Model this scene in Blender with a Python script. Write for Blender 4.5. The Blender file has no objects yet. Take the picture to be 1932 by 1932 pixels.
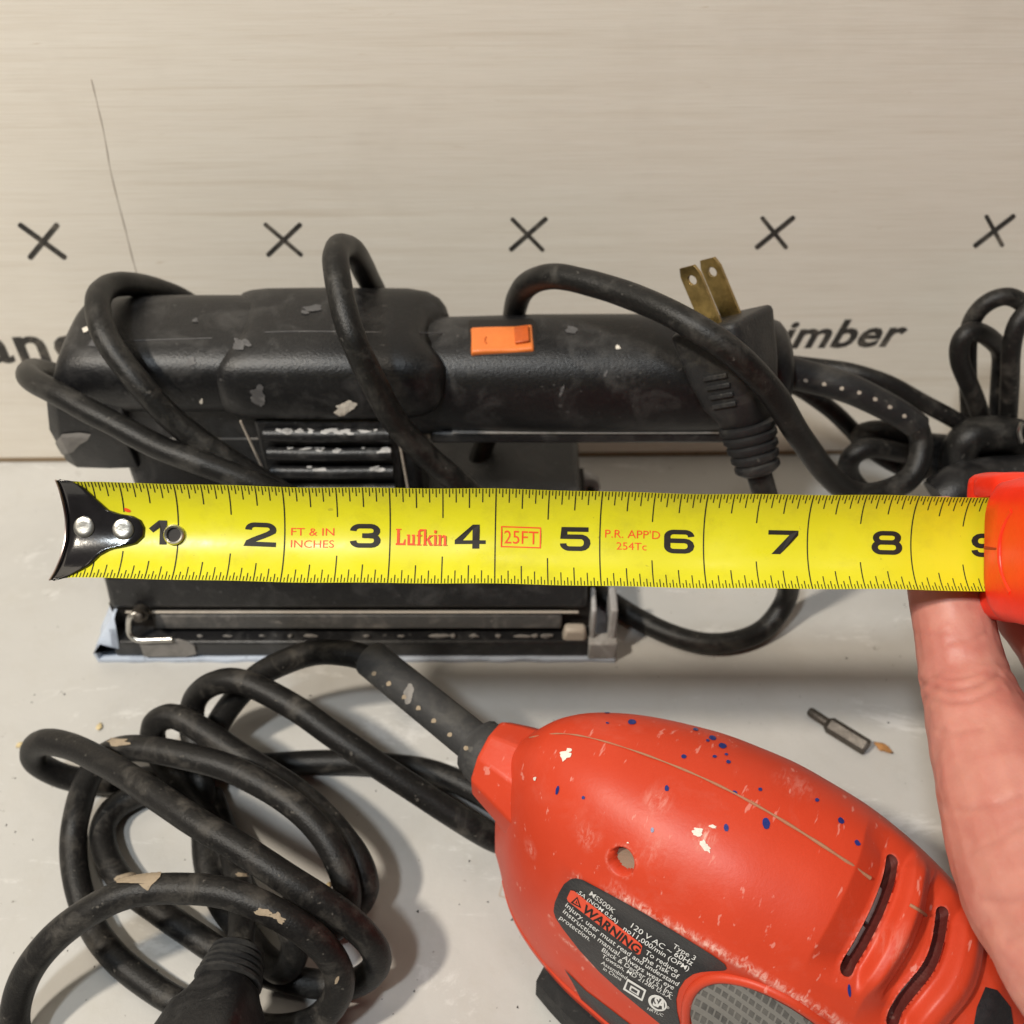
import bpy, math, random
import numpy as np
from mathutils import Vector, Matrix, noise
from mathutils.bvhtree import BVHTree

random.seed(7)
S = 0.0254                      # the scene is laid out in inches, meshes are stored in metres
sc = bpy.context.scene
col = sc.collection
R = math.radians

# ------------------------------------------------------------------ camera
CAM_H = 12.9
PITCH = R(45)
HF = R(25)
camd = bpy.data.cameras.new('camera')
cam = bpy.data.objects.new('camera', camd)
col.objects.link(cam)
cam.location = (0, 0, CAM_H * S)
cam.rotation_euler = (R(90) - PITCH, 0, 0)
camd.sensor_width = 36
camd.lens = 18 / math.tan(HF)
camd.clip_start = 0.01
camd.clip_end = 50
camd.dof.use_dof = True
camd.dof.focus_distance = 10.7 * S
camd.dof.aperture_fstop = 17
sc.camera = cam

# ------------------------------------------------------------------ light
w = bpy.data.worlds.new('World')
sc.world = w
w.use_nodes = True
bg = w.node_tree.nodes['Background']
bg.inputs[0].default_value = (1.0, 0.95, 0.88, 1)
bg.inputs[1].default_value = 0.055


def lamp(name, loc, target, size, power, color):
    d = bpy.data.lights.new(name, 'AREA')
    d.shape = 'DISK'
    d.size = size * S
    d.energy = power
    d.color = color
    o = bpy.data.objects.new(name, d)
    col.objects.link(o)
    o.location = Vector(loc) * S
    v = (Vector(target) - Vector(loc))
    o.rotation_euler = v.to_track_quat('-Z', 'Y').to_euler()
    return o


lamp('ceiling_or_fill_lamp', (-26, -8, 44), (0, 9, 0), 3.5, 15.5, (1.0, 0.90, 0.76))
lamp('ceiling_or_fill_lamp', (-13, -14, 48), (0, 9, 0), 4, 7.5, (0.88, 0.95, 1.0))
lamp('ceiling_or_fill_lamp', (10, 2, 70), (0, 9, 0), 14, 2.8, (1.0, 0.9, 0.76))  # wide soft fill added for ambient light, not an actual ceiling fixture

sc.view_settings.view_transform = 'Standard'
sc.view_settings.look = 'None'
sc.view_settings.exposure = 0
sc.view_settings.gamma = 1
sc.render.engine = 'CYCLES'
sc.cycles.use_denoising = True

# ------------------------------------------------------------------ picture helpers
F = 966 / math.tan(HF)
FW = Vector((0, math.cos(PITCH), -math.sin(PITCH)))
UP = Vector((0, math.sin(PITCH), math.cos(PITCH)))
RT = Vector((1, 0, 0))
EYE = Vector((0, 0, CAM_H))


def ray(u, v):
    return FW + RT * ((u - 966) / F) + UP * ((966 - v) / F)


def at_z(u, v, z):
    d = ray(u, v)
    return EYE + d * ((z - CAM_H) / d.z)


def at_y(u, v, y):
    d = ray(u, v)
    return EYE + d * (y / d.y)


def at_d(u, v, k):
    return EYE + ray(u, v) * k


def pix(p):
    q = Vector(p) - EYE
    k = q.dot(FW)
    return 966 + F * q.dot(RT) / k, 966 - F * q.dot(UP) / k


# ------------------------------------------------------------------ mesh helpers
def thing(name, label, cat, loc, group=None):
    o = bpy.data.objects.new(name, None)
    col.objects.link(o)
    o.empty_display_size = 0.01
    o.location = Vector(loc) * S
    o['label'] = label
    o['category'] = cat
    if group:
        o['group'] = group
    return o


def root_loc(o):
    while o.parent:
        o = o.parent
    return o.location


class MB:
    def __init__(self):
        self.v = []
        self.f = []

    def add(self, vs, fs):
        n = len(self.v)
        self.v += [tuple(p) for p in vs]
        self.f += [tuple(i + n for i in f) for f in fs]
        return self

    def box(self, lo, hi, M=None, taper=1.0, tapery=None):
        x0, y0, z0 = lo
        x1, y1, z1 = hi
        if tapery is None:
            tapery = taper
        cx, cy = (x0 + x1) / 2, (y0 + y1) / 2
        vs = []
        for z, t, ty in ((z0, 1, 1), (z1, taper, tapery)):
            for x, y in ((x0, y0), (x1, y0), (x1, y1), (x0, y1)):
                vs.append(Vector((cx + (x - cx) * t, cy + (y - cy) * ty, z)))
        if M is not None:
            vs = [M @ p for p in vs]
        return self.add(vs, [(3, 2, 1, 0), (4, 5, 6, 7), (0, 1, 5, 4), (1, 2, 6, 5), (2, 3, 7, 6), (3, 0, 4, 7)])

    def tube(self, pts, rad, n=14, cap=True, flat=1.0, up=None):
        N = len(pts)
        if not callable(rad):
            r0 = rad
            rad = lambda t: r0
        T = []
        for i in range(N):
            a = pts[max(i - 1, 0)]
            b = pts[min(i + 1, N - 1)]
            t = (b - a)
            T.append(t.normalized() if t.length > 1e-9 else Vector((1, 0, 0)))
        nrm = up.copy() if up is not None else (Vector((0, 0, 1)) if abs(T[0].z) < .9 else Vector((1, 0, 0)))
        vs, fs = [], []
        for i in range(N):
            nrm = nrm - T[i] * nrm.dot(T[i])
            nrm.normalize()
            bn = T[i].cross(nrm)
            r = rad(i / (N - 1))
            for k in range(n):
                a = 2 * math.pi * k / n
                vs.append(pts[i] + nrm * (math.cos(a) * r * flat) + bn * (math.sin(a) * r))
        for i in range(N - 1):
            for k in range(n):
                k2 = (k + 1) % n
                fs.append((i * n + k, i * n + k2, (i + 1) * n + k2, (i + 1) * n + k))
        if cap:
            fs.append(tuple(range(n - 1, -1, -1)))
            fs.append(tuple(range((N - 1) * n, N * n)))
        return self.add(vs, fs)

    def loft(self, rings, cap=True):
        n = len(rings[0])
        vs = [p for r in rings for p in r]
        fs = []
        for i in range(len(rings) - 1):
            for k in range(n):
                k2 = (k + 1) % n
                fs.append((i * n + k, i * n + k2, (i + 1) * n + k2, (i + 1) * n + k))
        if cap:
            fs.append(tuple(range(n - 1, -1, -1)))
            fs.append(tuple(range((len(rings) - 1) * n, len(rings) * n)))
        return self.add(vs, fs)

    def build(self, name, mat, parent=None, smooth=True, bevel=0, segs=2, sharp=40, subsurf=0):
        me = bpy.data.meshes.new(name)
        off = root_loc(parent) / S if parent else Vector((0, 0, 0))
        me.from_pydata([(Vector(p) - off) * S for p in self.v], [], self.f)
        me.validate()
        me.update()
        if mat is not None:
            for m in (mat if isinstance(mat, (list, tuple)) else [mat]):
                me.materials.append(m)
        o = bpy.data.objects.new(name, me)
        col.objects.link(o)
        if parent:
            o.parent = parent
        if bevel:
            m = o.modifiers.new('bevel', 'BEVEL')
            m.width = bevel * S
            m.segments = segs
            m.limit_method = 'ANGLE'
            m.angle_limit = R(30)
            m.harden_normals = False
        if subsurf:
            m = o.modifiers.new('sub', 'SUBSURF')
            m.levels = m.render_levels = subsurf
        if smooth:
            for p in me.polygons:
                p.use_smooth = True
            try:
                me.set_sharp_from_angle(angle=R(sharp))
            except Exception:
                pass
        return o


def spline(pts, per=10):
    pts = [Vector(p) for p in pts]
    P = [pts[0] * 2 - pts[1]] + pts + [pts[-1] * 2 - pts[-2]]
    out = []
    for i in range(1, len(P) - 2):
        p0, p1, p2, p3 = P[i - 1], P[i], P[i + 1], P[i + 2]
        d1 = max((p1 - p0).length, 1e-5) ** .5
        d2 = max((p2 - p1).length, 1e-5) ** .5
        d3 = max((p3 - p2).length, 1e-5) ** .5
        m1 = ((p1 - p0) / d1 - (p2 - p0) / (d1 + d2) + (p2 - p1) / d2) * d2
        m2 = ((p2 - p1) / d2 - (p3 - p1) / (d2 + d3) + (p3 - p2) / d3) * d2
        for k in range(per):
            t = k / per
            out.append(p1 * (2 * t**3 - 3 * t**2 + 1) + m1 * (t**3 - 2 * t**2 + t) + p2 * (-2 * t**3 + 3 * t**2) + m2 * (t**3 - t**2))
    out.append(pts[-1])
    for _ in range(6):
        out = [out[0]] + [(out[i - 1] + out[i] * 2 + out[i + 1]) / 4 for i in range(1, len(out) - 1)] + [out[-1]]
    return out


def bvh_of(mbs):
    v, f = [], []
    for m in (mbs if isinstance(mbs, list) else [mbs]):
        n = len(v)
        v += [Vector(p) for p in m.v]
        f += [tuple(i + n for i in q) for q in m.f]
    return BVHTree.FromPolygons(v, f)


def hit(b, u, v):
    d = ray(u, v).normalized()
    loc, n, i, dist = b.ray_cast(EYE, d)
    if loc is None:
        return None, None
    if n.dot(d) > 0:
        n = -n
    return loc, n


def inside_rows(poly, step):
    vs = [p[1] for p in poly]
    v = min(vs) + step * .02
    rows = []
    while v < max(vs):
        xs = []
        for i in range(len(poly)):
            (x0, y0), (x1, y1) = poly[i], poly[(i + 1) % len(poly)]
            if (y0 <= v < y1) or (y1 <= v < y0):
                xs.append(x0 + (x1 - x0) * (v - y0) / (y1 - y0))
        if len(xs) >= 2:
            rows.append((v, min(xs), max(xs)))
        v += step
    return rows


def decal(poly, b, off, step=2.0, K=None, mx=.25):
    """thin sheet lying on a surface inside an outline"""
    rows = inside_rows(poly, step)
    m = MB()
    if not rows:
        return m
    if K is None:
        K = max(4, int(max(r[2] - r[1] for r in rows) / step))
    grid = []
    last = None
    for v, a, c in rows:
        line = []
        for k in range(K + 1):
            p, n = hit(b, a + (c - a) * k / K, v)
            if p is None:
                p = line[-1] if line else (last[k] if last else None)
                line.append(p)
            else:
                line.append(p + n * off)
        last = line
        grid.append(line)
    vs, fs, idx = [], [], {}
    for i, line in enumerate(grid):
        for k, p in enumerate(line):
            if p is not None:
                idx[i, k] = len(vs)
                vs.append(p)
    for i in range(len(grid) - 1):
        for k in range(K):
            q = [(i, k), (i + 1, k), (i + 1, k + 1), (i, k + 1)]
            if all(t in idx for t in q):
                pts = [vs[idx[t]] for t in q]
                if max((pts[j] - pts[(j + 1) % 4]).length for j in range(4)) < mx:
                    fs.append(tuple(idx[t] for t in q))
    return m.add(vs, fs)


def blob(u, v, ru, rv, rot=0, rag=.15, n=44):
    ph = random.random() * 50
    out = []
    for k in range(n):
        a = 2 * math.pi * k / n
        q_ = Vector((math.cos(a) * 1.4 + ph, math.sin(a) * 1.4, ph))
        r = 1 + rag * (noise.noise(q_) * 1.1 + noise.noise(q_ * 2.7) * .7 + noise.noise(q_ * 6) * .35)
        x, y = math.cos(a) * ru * r, math.sin(a) * rv * r
        out.append((u + x * math.cos(rot) - y * math.sin(rot), v + x * math.sin(rot) + y * math.cos(rot)))
    return out


_fc = {}


def text2d(s, bold=0.0, spacing=1.0):
    key = (s, bold, spacing)
    if key in _fc:
        return _fc[key]
    c = bpy.data.curves.new('t', 'FONT')
    c.body = s
    c.size = 1
    c.offset = bold
    c.space_character = spacing
    c.resolution_u = 3
    c.fill_mode = 'FRONT'
    o = bpy.data.objects.new('t', c)
    col.objects.link(o)
    dg = bpy.context.evaluated_depsgraph_get()
    me = bpy.data.meshes.new_from_object(o.evaluated_get(dg))
    vs = [(p.co.x, p.co.y) for p in me.vertices]
    fs = [tuple(p.vertices) for p in me.polygons]
    bpy.data.objects.remove(o)
    bpy.data.curves.remove(c)
    bpy.data.meshes.remove(me)
    x0 = min(p[0] for p in vs)
    x1 = max(p[0] for p in vs)
    y0, y1 = min(p[1] for p in vs), max(p[1] for p in vs)
    _fc[key] = (vs, fs, x0, x1, y0, y1)
    return _fc[key]


# ------------------------------------------------------------------ materials
def newmat(name):
    m = bpy.data.materials.new(name)
    m.use_nodes = True
    nt = m.node_tree
    return m, nt, nt.nodes['Principled BSDF']


def nd(nt, t, **kw):
    n = nt.nodes.new(t)
    for k, v in kw.items():
        if k.startswith('i_'):
            n.inputs[k[2:].replace('_', ' ')].default_value = v
        else:
            setattr(n, k, v)
    return n


def coords(nt, scale=(1, 1, 1), rot=(0, 0, 0)):
    tc = nd(nt, 'ShaderNodeTexCoord')
    mp = nd(nt, 'ShaderNodeMapping')
    mp.inputs['Scale'].default_value = scale
    mp.inputs['Rotation'].default_value = rot
    nt.links.new(tc.outputs['Object'], mp.inputs['Vector'])
    return mp.outputs['Vector']


def noise_n(nt, vec, scale, detail=4, rough=.55, lo=.4, hi=.6, dist=0):
    n = nd(nt, 'ShaderNodeTexNoise')
    n.inputs['Scale'].default_value = scale
    n.inputs['Detail'].default_value = detail
    n.inputs['Roughness'].default_value = rough
    n.inputs['Distortion'].default_value = dist
    nt.links.new(vec, n.inputs['Vector'])
    r = nd(nt, 'ShaderNodeMapRange')
    r.inputs['From Min'].default_value = lo
    r.inputs['From Max'].default_value = hi
    nt.links.new(n.outputs['Fac'], r.inputs['Value'])
    return r.outputs['Result']


def mixc(nt, fac, a, b):
    m = nd(nt, 'ShaderNodeMix', data_type='RGBA')
    for sock, val in ((m.inputs[0], fac), (m.inputs[6], a), (m.inputs[7], b)):
        if isinstance(val, (tuple, list)):
            sock.default_value = (*val, 1) if len(val) == 3 else val
        elif isinstance(val, (int, float)):
            sock.default_value = val
        else:
            nt.links.new(val, sock)
    return m.outputs[2]


def mathn(nt, op, a, b=None, clamp=False):
    m = nd(nt, 'ShaderNodeMath', operation=op, use_clamp=clamp)
    for s_, val in zip(m.inputs, (a, b)):
        if val is None:
            continue
        if isinstance(val, (int, float)):
            s_.default_value = val
        else:
            nt.links.new(val, s_)
    return m.outputs[0]


def bump(nt, bs, h, strength=.3, dist=.001):
    b = nd(nt, 'ShaderNodeBump')
    b.inputs['Strength'].default_value = strength
    b.inputs['Distance'].default_value = dist
    nt.links.new(h, b.inputs['Height'])
    nt.links.new(b.outputs['Normal'], bs.inputs['Normal'])


def simple(name, c, rough=.5, metal=0, spec=.5, bump_s=0, bscale=900, var=0.0, coat=0):
    m, nt, bs = newmat(name)
    bs.inputs['Base Color'].default_value = (*c, 1)
    bs.inputs['Roughness'].default_value = rough
    bs.inputs['Metallic'].default_value = metal
    bs.inputs['Specular IOR Level'].default_value = spec
    bs.inputs['Coat Weight'].default_value = coat
    v = coords(nt)
    if var:
        f = noise_n(nt, v, 160, 6, .65, .3, .7)
        nt.links.new(mixc(nt, f, tuple(x * (1 - var) for x in c), tuple(min(1, x * (1 + var)) for x in c)), bs.inputs['Base Color'])
    if bump_s:
        bump(nt, bs, noise_n(nt, v, bscale, 5, .6, .2, .8), bump_s, .0004)
    return m


def dusty(name, c, dust, rough=.45, amount=.5, scale=60, fine=700, bumpd=.0003, spec=.5, streak=None):
    """worn plastic or rubber: base colour with dusty smears, fine speckle and relief"""
    m, nt, bs = newmat(name)
    v = coords(nt, streak or (1, 1, 1))
    big = noise_n(nt, v, scale, 6, .68, .50, .80, .6)
    fin = noise_n(nt, v, fine, 5, .7, .45, .75)
    spk = noise_n(nt, v, fine * .45, 2, .5, .70, .74)
    f = mathn(nt, 'MULTIPLY', mathn(nt, 'ADD', mathn(nt, 'MULTIPLY', big, .7), mathn(nt, 'MULTIPLY', fin, .10)), amount)
    f = mathn(nt, 'ADD', f, mathn(nt, 'MULTIPLY', spk, .6 * amount), True)
    nt.links.new(mixc(nt, f, c, dust), bs.inputs['Base Color'])
    r = nd(nt, 'ShaderNodeMapRange')
    r.inputs['To Min'].default_value = rough
    r.inputs['To Max'].default_value = min(1, rough + .35)
    nt.links.new(f, r.inputs['Value'])
    nt.links.new(r.outputs[0], bs.inputs['Roughness'])
    bs.inputs['Specular IOR Level'].default_value = spec
    bump(nt, bs, noise_n(nt, v, fine * 1.3, 5, .65, .2, .8), .35, bumpd)
    return m


MT = {}
MT['plastic'] = dusty('black_plastic', (.007, .007, .0078), (.15, .145, .14), .36, .46, 75, 900, spec=.42)
MT['plastic_dark'] = dusty('black_plastic_smooth', (.009, .009, .010), (.17, .165, .16), .36, .5, 85, 900)
MT['cord'] = dusty('black_rubber_cord', (.007, .0068, .0066), (.15, .14, .125), .38, .55, 95, 1100, spec=.3)
MT['cord_worn'] = dusty('worn_black_cord', (.0075, .007, .0068), (.16, .145, .125), .42, .72, 95, 1100, spec=.3)
MT['sleeve'] = dusty('black_rubber_sleeve', (.016, .016, .0168), (.16, .15, .13), .45, .5, 80, 800, spec=.35)
MT['sleeve_grey'] = dusty('grey_rubber_sleeve', (.036, .036, .037), (.17, .16, .14), .5, .6, 80, 800, spec=.35)
MT['foam'] = dusty('black_foam', (.012, .012, .012), (.09, .085, .08), .9, .8, 90, 900, .001)
MT['steel'] = simple('bright_steel', (.62, .60, .56), .28, 1, bump_s=.1, var=.2)
MT['dullsteel'] = simple('dull_steel', (.12, .106, .092), .55, 1, bump_s=.25, var=.35)
MT['brass'] = simple('tarnished_brass', (.42, .30, .115), .32, 1, bump_s=.25, var=.45)
MT['greyplate'] = dusty('grey_metal_plate', (.06, .058, .056), (.32, .29, .26), .5, .9, 70, 600)
MT['paper'] = dusty('blue_white_paper', (.50, .56, .66), (.16, .19, .24), .8, .8, 90, 700)
MT['alu'] = dusty('worn_aluminium', (.30, .29, .28), (.62, .62, .64), .55, 1.0, 90, 500)
MT['lip'] = dusty('bare_metal_lip', (.42, .37, .31), (.16, .14, .12), .45, .7, 80, 600)
MT['dust'] = dusty('grey_dust', (.25, .235, .22), (.07, .065, .06), .95, .9, 130, 900, .0008)
MT['switch'] = simple('orange_switch', (.72, .19, .04), .38, 0, .5, .15, 700, .10)
MT['switch_dark'] = simple('orange_switch_recess', (.50, .09, .012), .45, 0, .5, .15, 700, .2)
MT['white_paint'] = simple('white_paint', (.70, .65, .57), .6, 0, .4, .6, 700, .2)
MT['grey_paint'] = dusty('grey_paint', (.075, .073, .075), (.30, .29, .28), .6, .9, 160, 900)
MT['tan_paint'] = dusty('tan_paint', (.33, .26, .18), (.13, .11, .09), .75, .9, 130, 700, .0008)
MT['blue_paint'] = simple('blue_paint', (.012, .025, .16), .35, 0, .5, .2, 700, .3)
MT['ink'] = simple('black_ink', (.018, .015, .013), .6, 0, .3)
MT['stencil'] = dusty('stencil_ink', (.03, .027, .024), (.36, .31, .25), .7, .75, 160, 1200)
MT['pencil'] = simple('pencil_lead', (.45, .39, .33), .7)
MT['red_ink'] = simple('red_ink', (.78, .085, .02), .5, 0, .3)
MT['hook'] = simple('black_enamel', (.012, .011, .012), .16, 0, .6, .06, 500, .3, .3)
MT['hook_edge'] = simple('worn_metal_edge', (.36, .29, .27), .35, 1)
MT['rivet'] = simple('nickel_rivet', (.80, .78, .72), .30, 1, bump_s=.12)
MT['case'] = simple('orange_case_plastic', (.80, .030, .008), .36, 0, .5, .12, 800, .06)
MT['slat_paint'] = dusty('chipped_white_paint', (.45, .44, .43), (.03, .03, .03), .5, 1.3, 150, 500)
MT['case_dark'] = simple('case_joint_shadow', (.28, .012, .005), .6)
MT['white_print'] = simple('white_print', (.72, .72, .70), .6)
MT['label_black'] = dusty('black_label', (.012, .012, .014), (.10, .10, .10), .42, .3, 80, 700)
MT['warn_red'] = simple('label_red', (.72, .075, .03), .5)
MT['seam'] = dusty('tan_seam_dust', (.36, .18, .10), (.48, .07, .03), .8, .8, 120, 700)
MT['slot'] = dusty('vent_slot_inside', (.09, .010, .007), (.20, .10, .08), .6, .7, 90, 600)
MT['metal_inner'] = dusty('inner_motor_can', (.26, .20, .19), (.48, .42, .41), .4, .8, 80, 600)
MT['hole'] = dusty('dusty_shaded_hole', (.22, .17, .12), (.38, .07, .04), .9, .8, 130, 700, .0008)  # tan dust, with the depth shade of the hole darkened into its colour
MT['chip'] = simple('wood_crumb', (.33, .16, .055), .8, 0, .3, .5, 900, .4)
MT['crumb'] = simple('pale_crumb', (.62, .50, .28), .8, 0, .3, .5, 900, .3)
MT['nail'] = simple('fingernail', (.62, .36, .30), .3)


def m_red():
    m, nt, bs = newmat('red_plastic')
    v = coords(nt)
    at = nd(nt, 'ShaderNodeAttribute', attribute_name='scuff')
    vs = coords(nt, (1, 1, 1), (0, 0, R(28.8)))
    st = nd(nt, 'ShaderNodeMapping')
    st.inputs['Scale'].default_value = (1.6, .35, 1)
    st.inputs['Rotation'].default_value = (0, 0, R(25))
    nt.links.new(vs, st.inputs['Vector'])
    hair = noise_n(nt, st.outputs[0], 420, 4, .7, .46, .66, .8)
    fine = noise_n(nt, v, 300, 6, .75, .45, .7, .4)
    k = mathn(nt, 'MULTIPLY', at.outputs['Fac'], mathn(nt, 'ADD', hair, mathn(nt, 'MULTIPLY', fine, .4)), True)
    grime = mathn(nt, 'MULTIPLY', noise_n(nt, v, 50, 7, .72, .55, .88, .5), .20)
    scr = mathn(nt, 'MULTIPLY', noise_n(nt, st.outputs[0], 260, 3, .6, .655, .70), .30)
    tot = mathn(nt, 'ADD', mathn(nt, 'ADD', k, scr), mathn(nt, 'MULTIPLY', grime, .5), True)
    base = mixc(nt, noise_n(nt, v, 30, 4, .6, .3, .7), (.51, .044, .015), (.57, .054, .020))
    nt.links.new(mixc(nt, tot, base, (.80, .50, .42)), bs.inputs['Base Color'])
    r = nd(nt, 'ShaderNodeMapRange')
    bs.inputs['Specular IOR Level'].default_value = .34
    r.inputs['To Min'].default_value = .44
    r.inputs['To Max'].default_value = .8
    nt.links.new(tot, r.inputs['Value'])
    nt.links.new(r.outputs[0], bs.inputs['Roughness'])
    bump(nt, bs, mathn(nt, 'ADD', noise_n(nt, v, 900, 4, .6, .2, .8), mathn(nt, 'MULTIPLY', tot, 1.2)), .10, .0003)
    return m


MT['red'] = m_red()


def m_blade():
    m, nt, bs = newmat('yellow_tape_blade')
    v = coords(nt)
    grime = mathn(nt, 'MULTIPLY', noise_n(nt, v, 90, 6, .7, .52, .85), .45)
    sp = mathn(nt, 'MULTIPLY', noise_n(nt, v, 420, 3, .6, .72, .75), .5)
    nt.links.new(mixc(nt, mathn(nt, 'ADD', grime, sp, True), (.65, .61, .018), (.34, .30, .03)), bs.inputs['Base Color'])
    rr_ = nd(nt, 'ShaderNodeMapRange')
    rr_.inputs['To Min'].default_value = .26
    rr_.inputs['To Max'].default_value = .5
    nt.links.new(noise_n(nt, v, 120, 6, .7, .3, .7), rr_.inputs['Value'])
    nt.links.new(rr_.outputs[0], bs.inputs['Roughness'])
    bs.inputs['Specular IOR Level'].default_value = .45
    bump(nt, bs, noise_n(nt, v, 60, 3, .5, .2, .8), .06, .001)
    return m


MT['blade'] = m_blade()


def m_grip():
    m, nt, bs = newmat('grey_grip_rubber')
    v = coords(nt, (1, 1, 1), (0, 0, R(28.8)))
    br = nd(nt, 'ShaderNodeTexBrick', offset=.5)
    br.inputs['Scale'].default_value = 235
    br.inputs['Mortar Size'].default_value = .06
    br.inputs['Brick Width'].default_value = .42
    br.inputs['Row Height'].default_value = .25
    nt.links.new(v, br.inputs['Vector'])
    dirt = noise_n(nt, v, 120, 6, .7, .35, .7)
    c = mixc(nt, br.outputs['Fac'], (.06, .058, .055), (.17, .163, .15))
    nt.links.new(mixc(nt, mathn(nt, 'MULTIPLY', dirt, .5), c, (.24, .225, .20)), bs.inputs['Base Color'])
    bs.inputs['Roughness'].default_value = .7
    bump(nt, bs, br.outputs['Fac'], .6, .0006)
    return m


MT['grip'] = m_grip()


def m_skin():
    m, nt, bs = newmat('skin')
    v = coords(nt)
    a = noise_n(nt, v, 45, 4, .6, .35, .65)
    b = noise_n(nt, v, 75, 5, .6, .42, .68)
    c1 = mixc(nt, a, (.49, .20, .155), (.545, .245, .195))
    c2 = mixc(nt, mathn(nt, 'MULTIPLY', b, .5), c1, (.42, .115, .09))
    pale = noise_n(nt, v, 110, 4, .6, .5, .75)
    c2 = mixc(nt, mathn(nt, 'MULTIPLY', pale, .35), c2, (.56, .30, .22))
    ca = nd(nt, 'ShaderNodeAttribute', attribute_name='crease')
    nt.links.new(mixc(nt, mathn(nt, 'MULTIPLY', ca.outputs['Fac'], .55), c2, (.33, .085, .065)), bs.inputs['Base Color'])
    bs.inputs['Roughness'].default_value = .48
    bs.inputs['Specular IOR Level'].default_value = .4
    bs.inputs['Subsurface Weight'].default_value = .4
    bs.inputs['Subsurface Radius'].default_value = (1, .35, .2)
    bs.inputs['Subsurface Scale'].default_value = .004
    vo = nd(nt, 'ShaderNodeTexVoronoi')
    vo.inputs['Scale'].default_value = 1100
    nt.links.new(v, vo.inputs['Vector'])
    bump(nt, bs, mathn(nt, 'ADD', vo.outputs['Distance'], mathn(nt, 'MULTIPLY', b, 1)), .10, .0003)
    return m


MT['skin'] = m_skin()


def m_floor():
    m, nt, bs = newmat('grey_painted_floor')
    v = coords(nt)
    big = noise_n(nt, v, 9, 5, .6, .3, .7, .4)
    c = mixc(nt, big, (.455, .443, .418), (.51, .50, .477))
    c = mixc(nt, mathn(nt, 'MULTIPLY', noise_n(nt, v, 55, 6, .7, .5, .8), .35), c, (.40, .375, .32))
    c = mixc(nt, mathn(nt, 'MULTIPLY', noise_n(nt, v, 22, 7, .68, .48, .72, .8), .35), c, (.37, .36, .34))
    # whitish scraped paint smears with ragged edges
    sm = nd(nt, 'ShaderNodeMapping')
    sm.inputs['Scale'].default_value = (.6, 1.5, 1)
    sm.inputs['Rotation'].default_value = (0, 0, R(-25))
    nt.links.new(v, sm.inputs['Vector'])
    white = mathn(nt, 'MULTIPLY', noise_n(nt, sm.outputs[0], 26, 9, .74, .57, .63, .6), .5)
    c = mixc(nt, white, c, (.70, .69, .67))
    blue = mathn(nt, 'MULTIPLY', noise_n(nt, v, 17, 6, .7, .66, .72, .5), .25)
    c = mixc(nt, blue, c, (.36, .43, .55))
    dark = mathn(nt, 'MULTIPLY', noise_n(nt, v, 150, 5, .7, .675, .72), .75)
    c = mixc(nt, dark, c, (.12, .105, .085))
    spk = mathn(nt, 'MULTIPLY', noise_n(nt, v, 480, 2, .5, .74, .77), .6)
    c = mixc(nt, spk, c, (.16, .14, .12))
    nt.links.new(c, bs.inputs['Base Color'])
    r = nd(nt, 'ShaderNodeMapRange')
    r.inputs['To Min'].default_value = .30
    r.inputs['To Max'].default_value = .55
    nt.links.new(noise_n(nt, v, 40, 5, .65, .3, .7), r.inputs['Value'])
    nt.links.new(r.outputs[0], bs.inputs['Roughness'])
    bump(nt, bs, mathn(nt, 'ADD', noise_n(nt, v, 130, 5, .6, .2, .8), mathn(nt, 'MULTIPLY', white, .8)), .18, .0006)
    return m


MT['floor'] = m_floor()


def m_panel():
    m, nt, bs = newmat('pale_plywood_face')
    tc = nd(nt, 'ShaderNodeTexCoord')

    def grain(sx, sz, scale, detail, lo, hi, dist=0.0, rough=.6):
        mp = nd(nt, 'ShaderNodeMapping')
        mp.inputs['Scale'].default_value = (sx, 1, sz)
        mp.inputs['Rotation'].default_value = (0, R(.3), 0)
        nt.links.new(tc.outputs['Object'], mp.inputs['Vector'])
        return noise_n(nt, mp.outputs[0], scale, detail, rough, lo, hi, dist)
    g1 = grain(1.0, 22, 7, 6, .3, .7, .35)
    g2 = grain(4, 240, 6, 6, .36, .66, .2, .7)
    g5 = grain(9, 420, 5, 4, .5, .72, .2, .7)
    g3 = grain(1.6, 60, 5, 4, .58, .80, .5)
    g4 = grain(5, 60, 9, 3, .70, .76, .4)
    c = mixc(nt, g1, (.72, .655, .56), (.785, .73, .64))
    c = mixc(nt, mathn(nt, 'MULTIPLY', g2, .62), c, (.83, .785, .715))
    c = mixc(nt, mathn(nt, 'MULTIPLY', g5, .38), c, (.60, .53, .44))
    c = mixc(nt, mathn(nt, 'MULTIPLY', g3, .50), c, (.57, .485, .375))
    c = mixc(nt, mathn(nt, 'MULTIPLY', g4, .5), c, (.50, .39, .26))
    blot = noise_n(nt, coords(nt), 14, 5, .65, .55, .8)
    c = mixc(nt, mathn(nt, 'MULTIPLY', blot, .22), c, (.50, .44, .37))
    nt.links.new(c, bs.inputs['Base Color'])
    bs.inputs['Roughness'].default_value = .55
    bs.inputs['Specular IOR Level'].default_value = .35
    bump(nt, bs, mathn(nt, 'ADD', g2, g1), .08, .0004)
    return m


MT['panel'] = m_panel()
MT['panel_edge'] = dusty('plywood_edge', (.24, .17, .10), (.09, .06, .035), .8, .7, 60, 500)

# ================================================================== SETTING
fm = MB()
fm.add([(-40, -8, 0), (40, -8, 0), (40, 30, 0), (-40, 30, 0)], [(0, 1, 2, 3)])
floor = fm.build('floor', MT['floor'], smooth=False)
floor['kind'] = 'structure'
floor['label'] = 'light grey painted work surface with scuffs and specks'

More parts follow.
